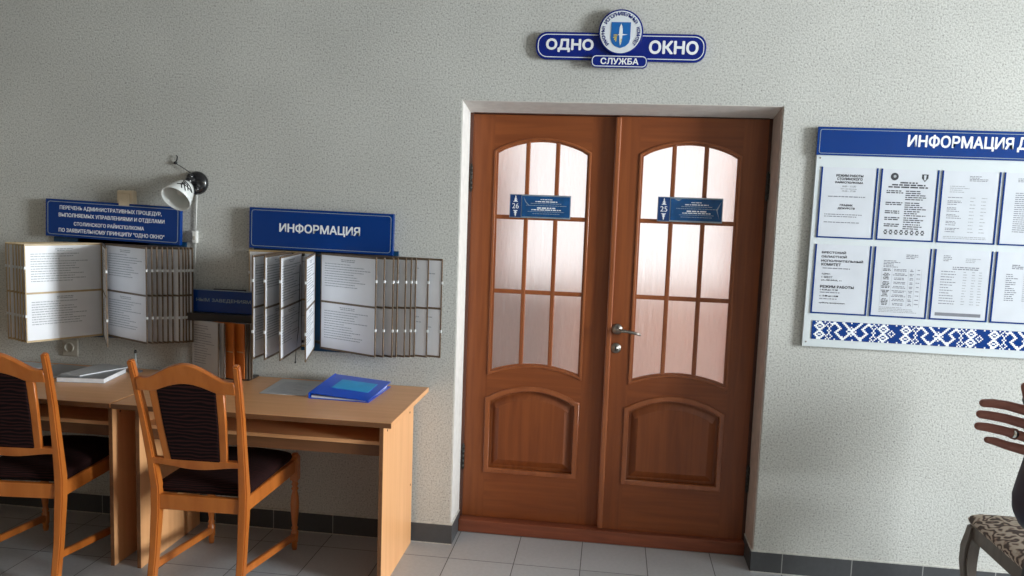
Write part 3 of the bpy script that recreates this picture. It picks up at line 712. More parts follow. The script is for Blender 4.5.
# ------------------------------------------------------------------ brochure rack standing on the desks, below the third blue sign
t = thing('desk_flip_rack', 'small desk flip rack with orange and grey folders between the two wall racks', 'display rack', (-1.16, -0.06, 0.764))
b = B('black_rail'); b.box((-0.19, -0.06, 0), (0.20, 0.045, 0.008), bev=0.002); b.box((-0.02, 0.02, 0.0), (0.14, 0.032, 0.42)); b.box((-0.19, -0.035, 0.270), (0.20, 0.03, 0.305)); b.build('stand', t)
s = B('sign_blue').box((-0.24, -0.006, -0.055), (0.21, 0.006, 0.055), bev=0.001).build('header_sign', t, (0, 0.012, 0.362), (0, 0.006, 0))
b = B('silver_blue').box((-0.24, -0.0066, 0.051), (0.21, -0.006, 0.055)); b.build('border_line', s)
B('silver_blue').mesh(text('НЫМ ЗАВЕДЕНИЯМ', -0.10, 0.175, -0.007, 0.012, -0.006, 0.01)).build('lettering', s)
DW, DH = 0.20, 0.262
for k, (hx, a, m) in enumerate(((-1.279, 25, 'paper_grey'), (-1.255, 23.3, 'paper_grey'), (-1.215, 21.7, 'orange_folder'), (-1.168, 20, 'orange_folder'), (-1.160, 18.3, 'book_cover'), (-1.150, 16.7, 'book_dark'), (-1.141, 15, 'paper_grey'))):
    b = B(m); b.box((0, -0.002, 0), (DW, 0.002, DH), bev=0.0008)
    b.box((DW-0.006, -0.0026, 0), (DW, 0.0026, DH), 'leaf_frame_shaded' if m != 'orange_folder' else 'orange_folder')
    if k == 0: print_rows(b, 0.02, 0.17, 0.24, 0.012, 16, 0.003, -0.0026, 'ink_grey', 'l', 0.5, 1.0)
    if m == 'orange_folder': b.box((DW-0.045, -0.0028, 0.125), (DW-0.005, -0.002, 0.130), 'leaf_frame_lit')
    b.build('folder', t, (hx+1.16, 0.0, 0.008), (0, 0, -math.radians(a)))

# ------------------------------------------------------------------ wall lamp, switch box, socket
t = thing('wall_lamp', 'black and white wall lamp with a bell shade above the left rack', 'lamp', (-1.280, 0, 1.686))
Mb = Matrix.Rotation(PI/2, 4, 'X')
B('black_plastic').lathe([(0.0, 0), (0.056, 0), (0.056, 0.010), (0.048, 0.022), (0.030, 0.030), (0.0, 0.033)], Mb, n=36).build('wall_base', t)
B('black_plastic').tube([(0.0, -0.028, 0.0), (-0.004, -0.045, 0.016), (-0.010, -0.058, 0.014), (-0.012, -0.068, -0.010)], [0.014, 0.016, 0.018, 0.020], n=12).ellipsoid((-0.012, -0.045, 0.028), (0.018, 0.016, 0.016)).ellipsoid((0.018, -0.038, -0.030), (0.012, 0.012, 0.012)).build('swivel_arm', t)
ax = Vector((-0.12, -0.76, -0.64)).normalized()
nk = Vector((-0.012, -0.066, -0.008))
Ms = Matrix.Translation(nk) @ ax.to_track_quat('Z', 'Y').to_matrix().to_4x4()
prof = [(0.020, 0.0), (0.034, 0.010), (0.047, 0.030), (0.058, 0.060), (0.066, 0.090), (0.0715, 0.112)]
outp = prof+[(r-0.003, z) for r, z in prof[::-1]]
s = B('opal_glass').lathe(outp, Ms, n=40, cap=False).build('shade', t)
def on_shade(u, z, off=0.0006):
    for (r0, z0), (r1, z1) in zip(prof, prof[1:]):
        if z0 <= z <= z1: r = r0+(r1-r0)*(z-z0)/(z1-z0); break
    return Ms @ Vector(((r+off)*math.cos(u), (r+off)*math.sin(u), z))
def facing_u(target):
    best = max(range(360), key=lambda k: (on_shade(math.radians(k), 0.06)-(Ms @ Vector((0, 0, 0.06)))).normalized().dot(target)); return math.radians(best)
u0 = facing_u(Vector((0.62, -0.70, 0.35)).normalized())
b = B('black_plastic')
for st in (((-0.75, 0.062), (-0.35, 0.045), (0.1, 0.035), (0.5, 0.028)), ((-0.75, 0.062), (-0.3, 0.060), (0.15, 0.058), (0.6, 0.072)), ((-0.2, 0.088), (0.0, 0.070), (0.2, 0.050), (0.25, 0.035)), ((0.10, 0.088), (0.25, 0.070), (0.35, 0.052), (0.38, 0.038)), ((-0.35, 0.075), (-0.1, 0.048), (0.2, 0.045), (0.3, 0.07))):
    pts = []
    for (ua, za), (ub, zb) in zip(st, st[1:]):
        for k in range(5): f = k/5; pts.append(on_shade(u0+ua+(ub-ua)*f, za+(zb-za)*f))
    pts.append(on_shade(u0+st[-1][0], st[-1][1])); b.tube(pts, 0.0026, n=6)
b.build('black_brush_pattern', s)
B('white_plastic').ellipsoid(tuple(nk+ax*0.055), (0.022, 0.022, 0.022)).tube([nk, nk+ax*0.04], 0.014).build('bulb', t)
B('white_plastic').tube([(0.0, -0.006, -0.05), (-0.002, -0.008, -0.13), (-0.006, -0.008, -0.23)], 0.003, n=8).tube([(-0.006, -0.008, -0.285), (-0.012, -0.008, -0.40), (-0.014, -0.007, -0.62), (-0.02, -0.007, -0.75)], 0.0026, n=8).build('cord', t)
o = B('white_plastic').box((-0.019, -0.024, -0.288), (0.006, -0.001, -0.228), bev=0.005).build('cord_switch', t)
B('socket_plastic').box((-0.013, -0.027, -0.272), (0.0, -0.023, -0.254), bev=0.002).build('rocker', o)
b = B('black_plastic'); b.tube([(-0.022, -0.02, 0.045), (-0.06, -0.012, 0.066), (-0.106, -0.012, 0.091)], 0.002, n=6); b.ellipsoid((-0.106, -0.010, 0.092), (0.009, 0.009, 0.008))
b.tube([(-0.106, -0.008, 0.096), (-0.096, -0.014, 0.108), (-0.095, -0.012, 0.122), (-0.103, -0.01, 0.128)], 0.003, n=6); b.build('wire_and_hook', t)

t = thing('light_switch', 'beige switch box on the wall peeping above the four-line blue sign', 'switch', (-1.634, 0, 1.594))
B('beige_plastic').box((-0.043, -0.036, -0.045), (0.043, 0, 0.045), bev=0.008, seg=3).build('housing', t)
B('beige_plastic').box((-0.028, -0.043, -0.03), (0.028, -0.034, 0.03), bev=0.003).build('rocker', t)
t = thing('power_socket', 'round beige power socket low on the wall beneath the left rack', 'socket', (-1.957, 0, 0.845))
B('socket_plastic').box((-0.043, -0.012, -0.043), (0.043, 0, 0.043), bev=0.006).build('cover', t)
b = B('socket_plastic').lathe([(0.024, 0.0), (0.024, 0.010), (0.021, 0.010), (0.021, -0.006), (0, -0.006)], Matrix.Translation((0, -0.012, 0.004)) @ Mb, n=28, cap=False)
for x in (-0.009, 0.009): b.lathe([(0.0, 0), (0.004, 0), (0.004, 0.0006), (0, 0.0006)], Matrix.Translation((x, -0.0065, 0.004)) @ Mb, 'ink', n=10)
b.build('outlet_well', t)

# ------------------------------------------------------------------ desks
def desk(label, x0, x1, pl, pr):
    t = thing('desk', label, 'desk', ((x0+x1)/2, -0.34, 0)); cx, cy = (x0+x1)/2, -0.34
    b = B('desk_laminate'); b.box((x0-cx, -0.653-cy, 0.742), (x1-cx, -0.013-cy, 0.764), bev=0.0015); b.build('desk_top', t)
    B('desk_edge').box((x0-cx, -0.6555-cy, 0.743), (x1-cx, -0.653-cy, 0.7625)).build('edge_band', t)
    for a in (pl, pr):
        o = B('desk_laminate_v').box((a-cx, -0.525-cy, 0.0), (a+0.018-cx, -0.03-cy, 0.742), bev=0.001).build('side_panel', t)
        B('desk_edge').box((a-cx+0.001, -0.527-cy, 0.0), (a+0.017-cx, -0.525-cy, 0.742)).build('edge_band', o)
        if a == pr:
            for yy, zz in ((-0.47, 0.68), (-0.10, 0.66), (-0.06, 0.30)):
                B('desk_edge').lathe([(0.0, 0), (0.0055, 0), (0.0045, 0.0015), (0, 0.0015)], Matrix.Translation((a+0.018-cx, yy-cy, zz)) @ Matrix.Rotation(PI/2, 4, 'Y'), n=12).build('screw_cap', o)
    ia, ib = pl+0.018-cx, pr-cx
    B('desk_laminate').box((ia, -0.500-cy, 0.622), (ib, -0.06-cy, 0.638)).build('shelf', t)
    B('desk_edge').box((ia, -0.490-cy, 0.572), (ib, -0.474-cy, 0.622)).build('front_rail', t)
    B('desk_laminate').box((ia, -0.060-cy, 0.622), (ib, -0.044-cy, 0.742)).build('back_panel', t)
    return t
desk('right beige laminate desk with a blue binder on its top', -1.303, -0.118, -1.279, -0.203)
desk('left beige laminate desk with booklets on its top, cut by the picture edge', -2.51, -1.312, -2.44, -1.403)

# ------------------------------------------------------------------ chairs at the desks
def chair(label, loc, rz):
    t = thing('dining_chair', label, 'chair', loc, rz, 'wooden chairs at the desks')
    yb = lambda z: -0.255 if z < 0.46 else -0.255-(z-0.46)/0.54*0.125
    for s in (-1, 1):
        pts = [(s*0.184, -0.315, 0), (s*0.183, -0.278, 0.18), (s*0.182, -0.257, 0.36), (s*0.183, -0.255, 0.46), (s*0.188, -0.277, 0.58), (s*0.198, -0.320, 0.78), (s*0.206, -0.362, 0.93), (s*0.209, -0.384, 0.998)]
        B('chair_wood').quadbar(pts, [0.030, 0.032, 0.036, 0.036, 0.032, 0.028, 0.025, 0.024], [0.034, 0.036, 0.042, 0.042, 0.036, 0.032, 0.028, 0.026], bev=0.005).build('rear_post', t)
        lg = B('chair_wood'); lg.box((s*0.202-0.019, 0.226, 0.335), (s*0.202+0.019, 0.264, 0.448), bev=0.004)
        lg.lathe([(0.0, 0.0), (0.011, 0.0), (0.014, 0.02), (0.012, 0.03), (0.017, 0.038), (0.017, 0.088), (0.011, 0.094), (0.016, 0.104), (0.011, 0.114), (0.013, 0.13), (0.018, 0.18), (0.020, 0.22), (0.017, 0.26), (0.011, 0.285), (0.018, 0.294), (0.011, 0.304), (0.017, 0.316), (0.012, 0.326), (0.018, 0.336)], Matrix.Translation((s*0.202, 0.245, 0)), n=18)
        lg.lathe([(0.017, 0.446), (0.019, 0.452), (0.013, 0.462), (0.0, 0.464)], Matrix.Translation((s*0.202, 0.245, 0)), n=16)
        lg.build('front_leg', t)
        B('chair_wood').quadbar([(s*0.183, -0.285, 0.135), (s*0.202, 0.235, 0.065)], 0.020, 0.030, bev=0.003).build('side_stretcher', t)
        B('chair_wood').quadbar([(s*0.182, -0.24, 0.402), (s*0.200, 0.235, 0.402)], 0.020, 0.062, bev=0.003).build('side_rail', t)
    B('chair_wood').box((-0.168, -0.270, 0.368), (0.168, -0.246, 0.430), bev=0.003).build('rear_rail', t)
    B('chair_wood').box((-0.19, 0.232, 0.372), (0.19, 0.256, 0.432), bev=0.003).build('front_rail', t)
    # upholstered seat: a rounded trapezoid cushion
    rings = []
    for z, d in ((0.424, 0.012), (0.434, -0.004), (0.450, -0.010), (0.468, -0.006), (0.480, 0.012), (0.489, 0.045), (0.494, 0.10)):
        ol = []
        n = 9
        for k in range(n): f = k/n; ol.append((-0.182+0.364*f, -0.234))
        for k in range(n): f = k/n; ol.append((0.182+0.002*f, -0.234+0.451*f))
        for k in range(n): f = k/n; ol.append((0.184-0.368*f, 0.217+0.030*math.sin(PI*f)))
        for k in range(n): f = k/n; ol.append((-0.184+0.002*f, 0.217-0.451*f))
        rings.append([Vector((x*(1-d/0.17), (y-0.0)*(1-d/0.24), z)) for x, y in ol])
    B('maroon_ripple_fabric').loft(rings).build('seat_cushion', t)
    # back: arched crest rail, wavy lower rail, framed upholstered splat
    slope = (0.382-0.255)/(0.998-0.46); ang = math.atan(slope)
    def back_M(z0): return Matrix.Translation((0, yb(z0), z0)) @ Matrix.Rotation(ang, 4, 'X')
    n = 24; xw = 0.196
    topc = [(-xw+2*xw*k/n, 0.052+0.064*max(0, math.cos((k/n-0.5)*PI*1.25))**1.3*(1 if abs(k/n-0.5) < 0.4 else 0)) for k in range(n+1)]
    botc = [(xw-2*xw*k/n, 0.036*max(0, math.cos((k/n-0.5)*PI*1.55)) if abs(k/n-0.5) < 0.323 else 0.0) for k in range(n+1)]
    B('chair_wood').mesh(plate([botc[::-1]+topc[::-1]], -0.014, 0.024, 0.003), None, back_M(0.880)).build('crest_rail', t)
    low_t = [(-0.184+0.368*k/n, 0.040) for k in range(n+1)]
    low_b = [(0.184-0.368*k/n, 0.006-0.018*math.cos((k/n-0.5)*PI*2)*0.5) for k in range(n+1)]
    B('chair_wood').mesh(plate([low_b[::-1]+low_t[::-1]], -0.012, 0.022, 0.003), None, back_M(0.552)).build('lower_rail', t)
    Mp = back_M(0.585)
    for s in (-1, 1):
        ol = [(s*0.100, 0.0), (s*0.130, 0.0), (s*0.134, 0.05), (s*0.142, 0.16), (s*0.150, 0.30), (s*0.118, 0.315), (s*0.112, 0.16)]
        B('chair_wood').mesh(plate([ol if s > 0 else ol[::-1]], -0.010, 0.018, 0.003), None, Mp).build('back_stile', t)
    pad = [(-0.101, 0.0), (0.101, 0.0), (0.113, 0.16), (0.119, 0.312)]+[(0.119-0.238*k/10, 0.312+0.032*math.sin(PI*k/10)) for k in range(1, 10)]+[(-0.119, 0.312), (-0.113, 0.16)]
    b = B('maroon_ripple_fabric').mesh(plate([pad], -0.012, 0.032, 0.006), None, Mp); b.build('back_pad', t)
    return t
c1 = chair('wooden chair with a dark maroon back pad in front of the right desk', (-0.889, -0.46, 0), 0.03)
c2 = dup(c1); c2.location = (-1.700, -0.475, 0); c2.rotation_euler = (0, 0, 0.10)
c2['label'] = 'wooden chair cut by the left picture edge, pulled up to the left desk'

# ------------------------------------------------------------------ papers, binder, booklets, pen on the desks
DZ = 0.7642
b = B('paper_grey').mesh(plate([[(-0.812, -0.335), (-0.603, -0.325), (-0.622, -0.045), (-0.832, -0.040)]], 0, 0.0012))
for v in b.bm.verts: v.co = Vector((v.co.x, v.co.z, DZ+v.co.y))
print_rows_b = B('ink_pale')
for k in range(12): print_rows_b.box((-0.79, -0.30+k*0.018, DZ+0.0012), (-0.65-0.03*(k % 3), -0.296+k*0.018, DZ+0.0015))
b.merge(print_rows_b.bm, 'ink_pale'); tag(b.build('paper_sheet'), 'loose printed sheet lying left of the blue binder', 'paper')
t = thing('ring_binder', 'bright blue ring binder with a light blue label on the right desk', 'binder', (-0.43, -0.20, DZ), -0.03)
def slab(bb, pts, z0s, z1s, m=None):
    b2 = bmesh.new(); lo = [b2.verts.new((x, y, z)) for (x, y), z in zip(pts, z0s)]; hi = [b2.verts.new((x, y, z)) for (x, y), z in zip(pts, z1s)]; n = len(pts)
    b2.faces.new(lo[::-1]); b2.faces.new(hi)
    for i in range(n): b2.faces.new([lo[i], lo[(i+1) % n], hi[(i+1) % n], hi[i]])
    bmesh.ops.recalc_face_normals(b2, faces=b2.faces[:]); bb.merge(b2, m)
CV = [(-0.135, -0.165), (0.135, -0.165), (0.135, 0.145), (-0.135, 0.145)]
hz = [0.024, 0.006, 0.023, 0.041]
b = B('binder_blue'); slab(b, CV, [0]*4, [0.003]*4); b.build('back_cover', t)
b = B('binder_blue'); slab(b, CV, hz, [z+0.003 for z in hz])
b.build('front_cover', t)
def zc(x, y): fx = (x+0.135)/0.27; fy = (y+0.165)/0.31; return (hz[0]*(1-fx)+hz[1]*fx)*(1-fy)+(hz[3]*(1-fx)+hz[2]*fx)*fy+0.003
LB = [(-0.075, -0.060), (0.095, -0.060), (0.095, 0.075), (-0.075, 0.075)]
b = B('binder_label'); slab(b, LB, [zc(*p) for p in LB], [zc(*p)+0.0012 for p in LB]); b.build('cover_label', t)
b = B('binder_blue')
sp_ = [(-0.139, -0.165), (-0.135, -0.165), (-0.135, 0.145), (-0.139, 0.145)]; slab(b, sp_, [0]*4, [0.025, 0.025, 0.047, 0.047]); b.build('spine', t)
b = B('page_edge'); PG = [(-0.128, -0.158), (0.118, -0.158), (0.118, 0.138), (-0.128, 0.138)]; slab(b, PG, [0.003]*4, [0.012, 0.005, 0.016, 0.024]); b.build('paper_stack', t)
# booklets on the left desk
def booklet(name, label, pts, z0, th, m, wedge=0.0, edge='page_edge', cat='booklet'):
    b = B(m); cx = sum(p[0] for p in pts)/4; cy = sum(p[1] for p in pts)/4; q = [(x-cx, y-cy) for x, y in pts]
    t = thing(name, label, cat, (cx, cy, z0))
    slab(b, q, [0]*4, [0.0012]*4); slab(b, q, [th-0.0012]*4, [th]*4)
    b.build('cover', t)
    q2 = [(x*0.975, y*0.975) for x, y in q]; b = B(edge); slab(b, q2, [0.0012]*4, [th-0.0012]*4); b.build('pages', t); return t
booklet('booklet', 'thick grey stapled booklet with white page edges lying on the left desk', [(-1.760, -0.375), (-1.545, -0.345), (-1.585, -0.115), (-1.800, -0.145)], DZ, 0.022, 'booklet_grey')
booklet('booklet', 'thin grey booklet lying slanted on top of the thick white-edged one', [(-1.775, -0.325), (-1.672, -0.335), (-1.575, -0.09), (-1.745, -0.075)], DZ+0.0222, 0.005, 'paper_grey')
booklet('booklet', 'dark grey folder lying between the thick booklet and the left chair', [(-1.990, -0.350), (-1.815, -0.370), (-1.815, -0.080), (-1.985, -0.060)], DZ, 0.008, 'book_cover')
b = B('paper'); slab(b, [(-2.26, -0.24), (-2.04, -0.26), (-2.015, -0.05), (-2.235, -0.03)], [DZ]*4, [DZ+0.003]*4)
tag(b.build('paper_sheet'), 'white sheets beside the wall at the left end of the left desk', 'paper')
t = thing('pen', 'white pen standing upright behind the right chair, by the booklets', 'pen', (-1.556, -0.085, DZ))
B('book_dark').lathe([(0.0, 0.0), (0.030, 0.0), (0.030, 0.004), (0.012, 0.010), (0.009, 0.014), (0.0, 0.014)], n=24).build('pen_stand', t)
B('pen_body').tube([(0, 0, 0.012), (-0.002, 0.0, 0.095)], 0.0048, n=10).build('barrel', t)
B('black_plastic').lathe([(0.0055, 0.0), (0.006, 0.012), (0.004, 0.016), (0, 0.016)], Matrix.Translation((-0.002, 0, 0.092)), n=12).build('cap', t)

# ------------------------------------------------------------------ information board
BX, BZ = 1.561, 1.061
t = thing('information_board', 'large white information board with a blue header on the right wall', 'notice board', (BX, 0, BZ))
t.rotation_euler = (0, 0.004, 0)
BW, BHH = 1.50, 0.953
B('board_white').box((0, -0.020, 0), (BW, -0.002, BHH), bev=0.001).build('board_panel', t)
s = B('sign_blue').box((-0.004, -0.026, 0.834), (BW+0.004, -0.0201, BHH+0.001), bev=0.0008).build('header', t)
B('silver_blue').mesh(plate([rrect(0.006, BW-0.006, 0.841, 0.944, 0.010), rrect(0.0085, BW-0.0085, 0.8435, 0.9415, 0.008)], -0.0266, 0.0006)).build('border_line', s)
B('letter_white').mesh(text('ИНФОРМАЦИЯ', 0.366, 0.783, 0.871, 0.930, -0.026, 0.022)).build('lettering', s)
B('letter_white').mesh(text('ДЛЯ', 0.801, 0.921, 0.871, 0.930, -0.026, 0.022)).build('lettering', s)
for x, z in ((0.016, 0.822), (BW-0.016, 0.822), (0.016, 0.02), (BW-0.016, 0.02)):
    B('antique_metal').lathe([(0, 0), (0.004, 0), (0.003, 0.002), (0, 0.0022)], Matrix.Translation((x, -0.020, z)) @ Mb, n=12).build('screw', t)
PX = [0.027+0.2465*k for k in range(5)]
PZ = [(0.483, 0.785), (0.151, 0.452)]
PWD = 0.228
for z0, z1 in PZ:
    for x in PX:
        b = B('sign_blue'); b.box((x-0.003, -0.024, z0-0.003), (x+0.003, -0.0201, z1)); b.box((x+PWD-0.003, -0.024, z0-0.003), (x+PWD+0.003, -0.0201, z1)); b.box((x+0.003, -0.024, z0-0.003), (x+PWD-0.003, -0.0201, z0+0.003))
        b.build('pocket_rim', t)
# ornament band: a white woven pattern on blue, laid out on a stitch grid
NR, PER, cell = 13, 58, 0.0062
grid = [[0]*PER for _ in range(NR)]
def dot(c, r):
    if 0 <= r < NR: grid[r][c % PER] = 1
def diamond(cx, cy, k, core=True):
    for d in range(k+1):
        for sx in (-1, 1):
            for sy in (-1, 1): dot(cx+sx*d, cy+sy*(k-d))
    if core and k > 2: dot(cx, cy)
def ess(cx, flip):
    pts = [(3, 1), (2, 0), (1, 1), (0, 2), (-1, 3), (-2, 4), (-1, 5), (0, 6), (1, 7), (0, 8), (-1, 9), (-2, 10), (-3, 11), (-3, 10)]
    for x, y in pts:
        for e in (0, 1): dot(cx+(x+e)*(1 if flip else -1), y+0)
def cross(cx):
    for k in range(-6, 7):
        for e in (0, 1): dot(cx+k+e, 6+k); dot(cx-k+e, 6+k)
    diamond(cx, 6, 3)
diamond(5, 3, 3); diamond(5, 9, 3); diamond(4, 3, 3); diamond(4, 9, 3); diamond(11, 2, 2, False); diamond(11, 6, 1, False); diamond(11, 10, 2, False)
ess(17, False); cross(26); ess(35, True)
diamond(41, 2, 2, False); diamond(41, 6, 1, False); diamond(41, 10, 2, False); diamond(47, 3, 3); diamond(47, 9, 3); diamond(48, 3, 3); diamond(48, 9, 3); diamond(53, 6, 2, False)
for c in range(2, PER, 6): dot(c, 0); dot(c+1, 12)
b = B('sign_blue').box((0.036, -0.0225, 0.034), (BW-0.03, -0.0201, 0.116))
ncol = int((BW-0.07)/cell)
for r in range(NR):
    c = 0
    while c < ncol:
        if grid[r][c % PER]:
            e = c
            while e < ncol and grid[r][e % PER]: e += 1
            b.box((0.038+c*cell, -0.0230, 0.0345+(NR-1-r)*cell), (0.038+e*cell, -0.0225, 0.0345+(NR-r)*cell), 'letter_white'); c = e
        else: c += 1
b.build('ornament_band', t)
# the sheets tucked in the pockets
def notice(col, row, label, fn, m='paper'):
    z0 = PZ[row][0]+0.0035; x = PX[col]+0.0045; wd = PWD-0.009; ht = 0.297
    b = B(m); b.box((0, -0.0012, 0), (wd, 0, ht), bev=0.0)
    fn(b, wd, ht)
    o = b.build('notice_sheet', None, (BX+x, -0.0214, BZ+z0-0.004*x)); o.rotation_euler = (0, 0.004, 0); tag(o, label, 'notice', 'notices in the board pockets')
Y = -0.0012
def lines(b, items, m='ink', bold=0.04):
    for tx, a, c, z, h in items: b.mesh(text(tx, a, c, z, z+h, Y, bold, 0.0004), m)
def n1(b, w_, h_):
    lines(b, [('РЕЖИМ РАБОТЫ', 0.058, 0.168, 0.258, 0.010), ('СТОЛИНСКОГО', 0.062, 0.166, 0.244, 0.010), ('РАЙИСПОЛКОМА', 0.056, 0.170, 0.230, 0.010), ('ГРАФИК', 0.082, 0.134, 0.132, 0.009), ('ДЕЖУРСТВ', 0.074, 0.144, 0.118, 0.009)])
    lines(b, [('8.00 - 13.00', 0.086, 0.142, 0.214, 0.007), ('14.00 - 17.00', 0.086, 0.142, 0.194, 0.007)], 'ink_grey', 0.0)
    r = random.Random(1); print_rows(b, 0.03, 0.19, 0.175, 0.01, 1, 0.004, Y, 'ink_grey', 'l', .95, 1, r); print_rows(b, 0.08, 0.15, 0.208, 0.01, 1, 0.003, Y, 'ink_pale', 'l', .9, 1, r)
    print_rows(b, 0.02, 0.18, 0.098, 0.009, 2, 0.0035, Y, 'ink_grey', 'l', .7, 1, r); print_rows(b, 0.02, 0.17, 0.064, 0.01, 1, 0.0035, Y, 'ink_grey', 'l', .9, 1, r)
def n2(b, w_, h_):
    r = random.Random(2)
    b.mesh(plate([circ(0.050, 0.266, 0.016)], Y-0.0004, 0.0004), 'ink'); b.mesh(plate([circ(0.051, 0.267, 0.006)], Y-0.0006, 0.0004), 'ink_pale')
    b.mesh(plate([[(0.160, 0.279), (0.160, 0.262), (0.173, 0.247), (0.186, 0.262), (0.186, 0.279)]], Y-0.0004, 0.0004), 'ink'); b.mesh(plate([[(0.168, 0.275), (0.170, 0.254), (0.176, 0.254), (0.178, 0.275)]], Y-0.0006, 0.0004), 'paper')
    for k, (a, c) in enumerate(((0.075, 0.145), (0.042, 0.178), (0.028, 0.190))): print_rows(b, a, c, 0.244-k*0.0095, 0.01, 1, 0.006, Y, 'ink', 'l', .98, 1, r)
    for z, n, nl in ((0.208, 5, 2), (0.158, 4, 2), (0.122, 3, 2), (0.094, 3, 2), (0.066, 3, 2)):
        print_rows(b, 0.022, 0.092, z, 0.008, nl, 0.0045, Y, 'ink', 'l', .8, 1, r); print_rows(b, 0.100, 0.190, z, 0.0088, n, 0.0042, Y, 'ink', 'l', .6, 1, r)
    for k in range(8):
        x = 0.022+k*0.0215; b.mesh(plate([[(x, 0.030), (x+0.009, 0.020), (x+0.018, 0.030), (x+0.009, 0.040)], [(x+0.004, 0.030), (x+0.009, 0.025), (x+0.014, 0.030), (x+0.009, 0.035)]], Y-0.0004, 0.0004), 'ink')
        b.box((x+0.004, Y-0.0004, 0.037), (x+0.015, Y, 0.040), 'ink'); b.box((x+0.004, Y-0.0004, 0.020), (x+0.015, Y, 0.023), 'ink')
def n3(b, w_, h_):
    r = random.Random(3); print_rows(b, 0.105, 0.18, 0.278, 0.006, 4, 0.003, Y, 'ink_grey', 'l', .5, 1, r); print_rows(b, 0.03, 0.12, 0.235, 0.008, 4, 0.003, Y, 'ink_pale', 'l', .5, 1, r)
    for k in range(11):
        z = 0.188-k*0.0145; print_rows(b, 0.025, 0.085, z, 0.006, 1 + k % 2, 0.003, Y, 'ink_grey', 'l', .6, 1, r)
        for x in (0.115, 0.160): print_rows(b, x, x+0.022, z, 0.006, 1, 0.003, Y, 'ink_pale', 'l', .7, 1, r)
    print_rows(b, 0.02, 0.195, 0.022, 0.007, 2, 0.003, Y, 'ink_pale', 'l', .8, 1, r)
def n4(b, w_, h_):
    r = random.Random(4); print_rows(b, 0.05, 0.19, 0.275, 0.006, 3, 0.003, Y, 'ink_grey', 'l', .4, 1, r); print_rows(b, 0.045, 0.195, 0.215, 0.0085, 20, 0.0033, Y, 'ink_grey', 'l', .3, 1, r)
def n5(b, w_, h_):
    lines(b, [('БРЕСТСКИЙ', 0.022, 0.122, 0.258, 0.011), ('ОБЛАСТНОЙ', 0.022, 0.127, 0.240, 0.011), ('ИСПОЛНИТЕЛЬНЫЙ', 0.022, 0.196, 0.222, 0.011), ('КОМИТЕТ', 0.024, 0.105, 0.205, 0.011), ('РЕЖИМ РАБОТЫ', 0.026, 0.166, 0.108, 0.011)])
    lines(b, [('АДРЕС:', 0.028, 0.064, 0.165, 0.007), ('г. БРЕСТ', 0.028, 0.074, 0.151, 0.008), ('ул. ЛЕНИНА, 11', 0.028, 0.112, 0.137, 0.008), ('с 8.30 до 17.30', 0.026, 0.100, 0.095, 0.008), ('с 13.00 до 14.00', 0.026, 0.104, 0.068, 0.008), ('суббота, воскресенье', 0.026, 0.134, 0.038, 0.007)], 'ink', 0.02)
    r = random.Random(5); print_rows(b, 0.03, 0.145, 0.196, 0.01, 1, 0.004, Y, 'ink_grey', 'l', .98, 1, r); print_rows(b, 0.026, 0.11, 0.090, 0.01, 1, 0.004, Y, 'ink_grey', 'l', .98, 1, r); print_rows(b, 0.026, 0.10, 0.062, 0.01, 1, 0.004, Y, 'ink_grey', 'l', .98, 1, r)
def n6(b, w_, h_):
    r = random.Random(6); print_rows(b, 0.125, 0.185, 0.268, 0.007, 3, 0.0035, Y, 'ink_grey', 'l', .4, 1, r); print_rows(b, 0.035, 0.11, 0.240, 0.0065, 5, 0.0033, Y, 'ink_grey', 'l', .5, 1, r)
    for k in range(9):
        z = 0.204-k*0.0185
        print_rows(b, 0.032, 0.068, z, 0.006, 2 + (k % 2), 0.0034, Y, 'ink', 'c', .5, 1, r); print_rows(b, 0.076, 0.135, z, 0.006, 2, 0.0034, Y, 'ink_grey', 'c', .7, 1, r)
        print_rows(b, 0.145, 0.162, z, 0.006, 2, 0.0034, Y, 'ink_grey', 'c', .6, 1, r); print_rows(b, 0.172, 0.190, z, 0.006, 1, 0.0034, Y, 'ink_grey', 'c', .6, 1, r)
    print_rows(b, 0.03, 0.19, 0.038, 0.0065, 4, 0.003, Y, 'ink_pale', 'l', .5, 1, r)
    for x in (0.030, 0.072, 0.140, 0.167, 0.193): b.box((x, Y-0.0003, 0.042), (x+0.0008, Y, 0.208), 'ink_pale')
def n7(b, w_, h_):
    r = random.Random(7); print_rows(b, 0.03, 0.08, 0.272, 0.007, 4, 0.003, Y, 'ink_grey', 'l', .4, 1, r); print_rows(b, 0.12, 0.18, 0.262, 0.007, 3, 0.003, Y, 'ink_pale', 'l', .5, 1, r)
    print_rows(b, 0.07, 0.19, 0.225, 0.008, 2, 0.004, Y, 'ink_grey', 'l', .8, 1, r)
    for k in range(13):
        z = 0.205-k*0.0115; print_rows(b, 0.025, 0.09, z, 0.006, 1, 0.0033, Y, 'ink_grey', 'l', .5, 1, r)
        for x in (0.115, 0.15, 0.178): print_rows(b, x, x+0.016, z, 0.006, 1, 0.003, Y, 'ink_pale', 'l', .7, 1, r)
    b.box((0.015, Y-0.0004, 0.012), (0.20, Y, 0.026), 'ink_grey')
def n8(b, w_, h_):
    r = random.Random(8); print_rows(b, 0.06, 0.12, 0.245, 0.007, 3, 0.004, Y, 'ink_grey', 'l', .4, 1, r); print_rows(b, 0.04, 0.09, 0.205, 0.0085, 14, 0.0035, Y, 'ink_grey', 'l', .4, 1, r); print_rows(b, 0.11, 0.20, 0.205, 0.0085, 14, 0.0035, Y, 'ink_pale', 'l', .4, 1, r)
notice(0, 0, 'notice with two centred headings in the upper left pocket of the board', n1)
notice(1, 0, 'notice with two dark crests at its top in the upper row of the board', n2)
notice(2, 0, 'faint typed table sheet in the upper row, right of the notice with two crests', n3)
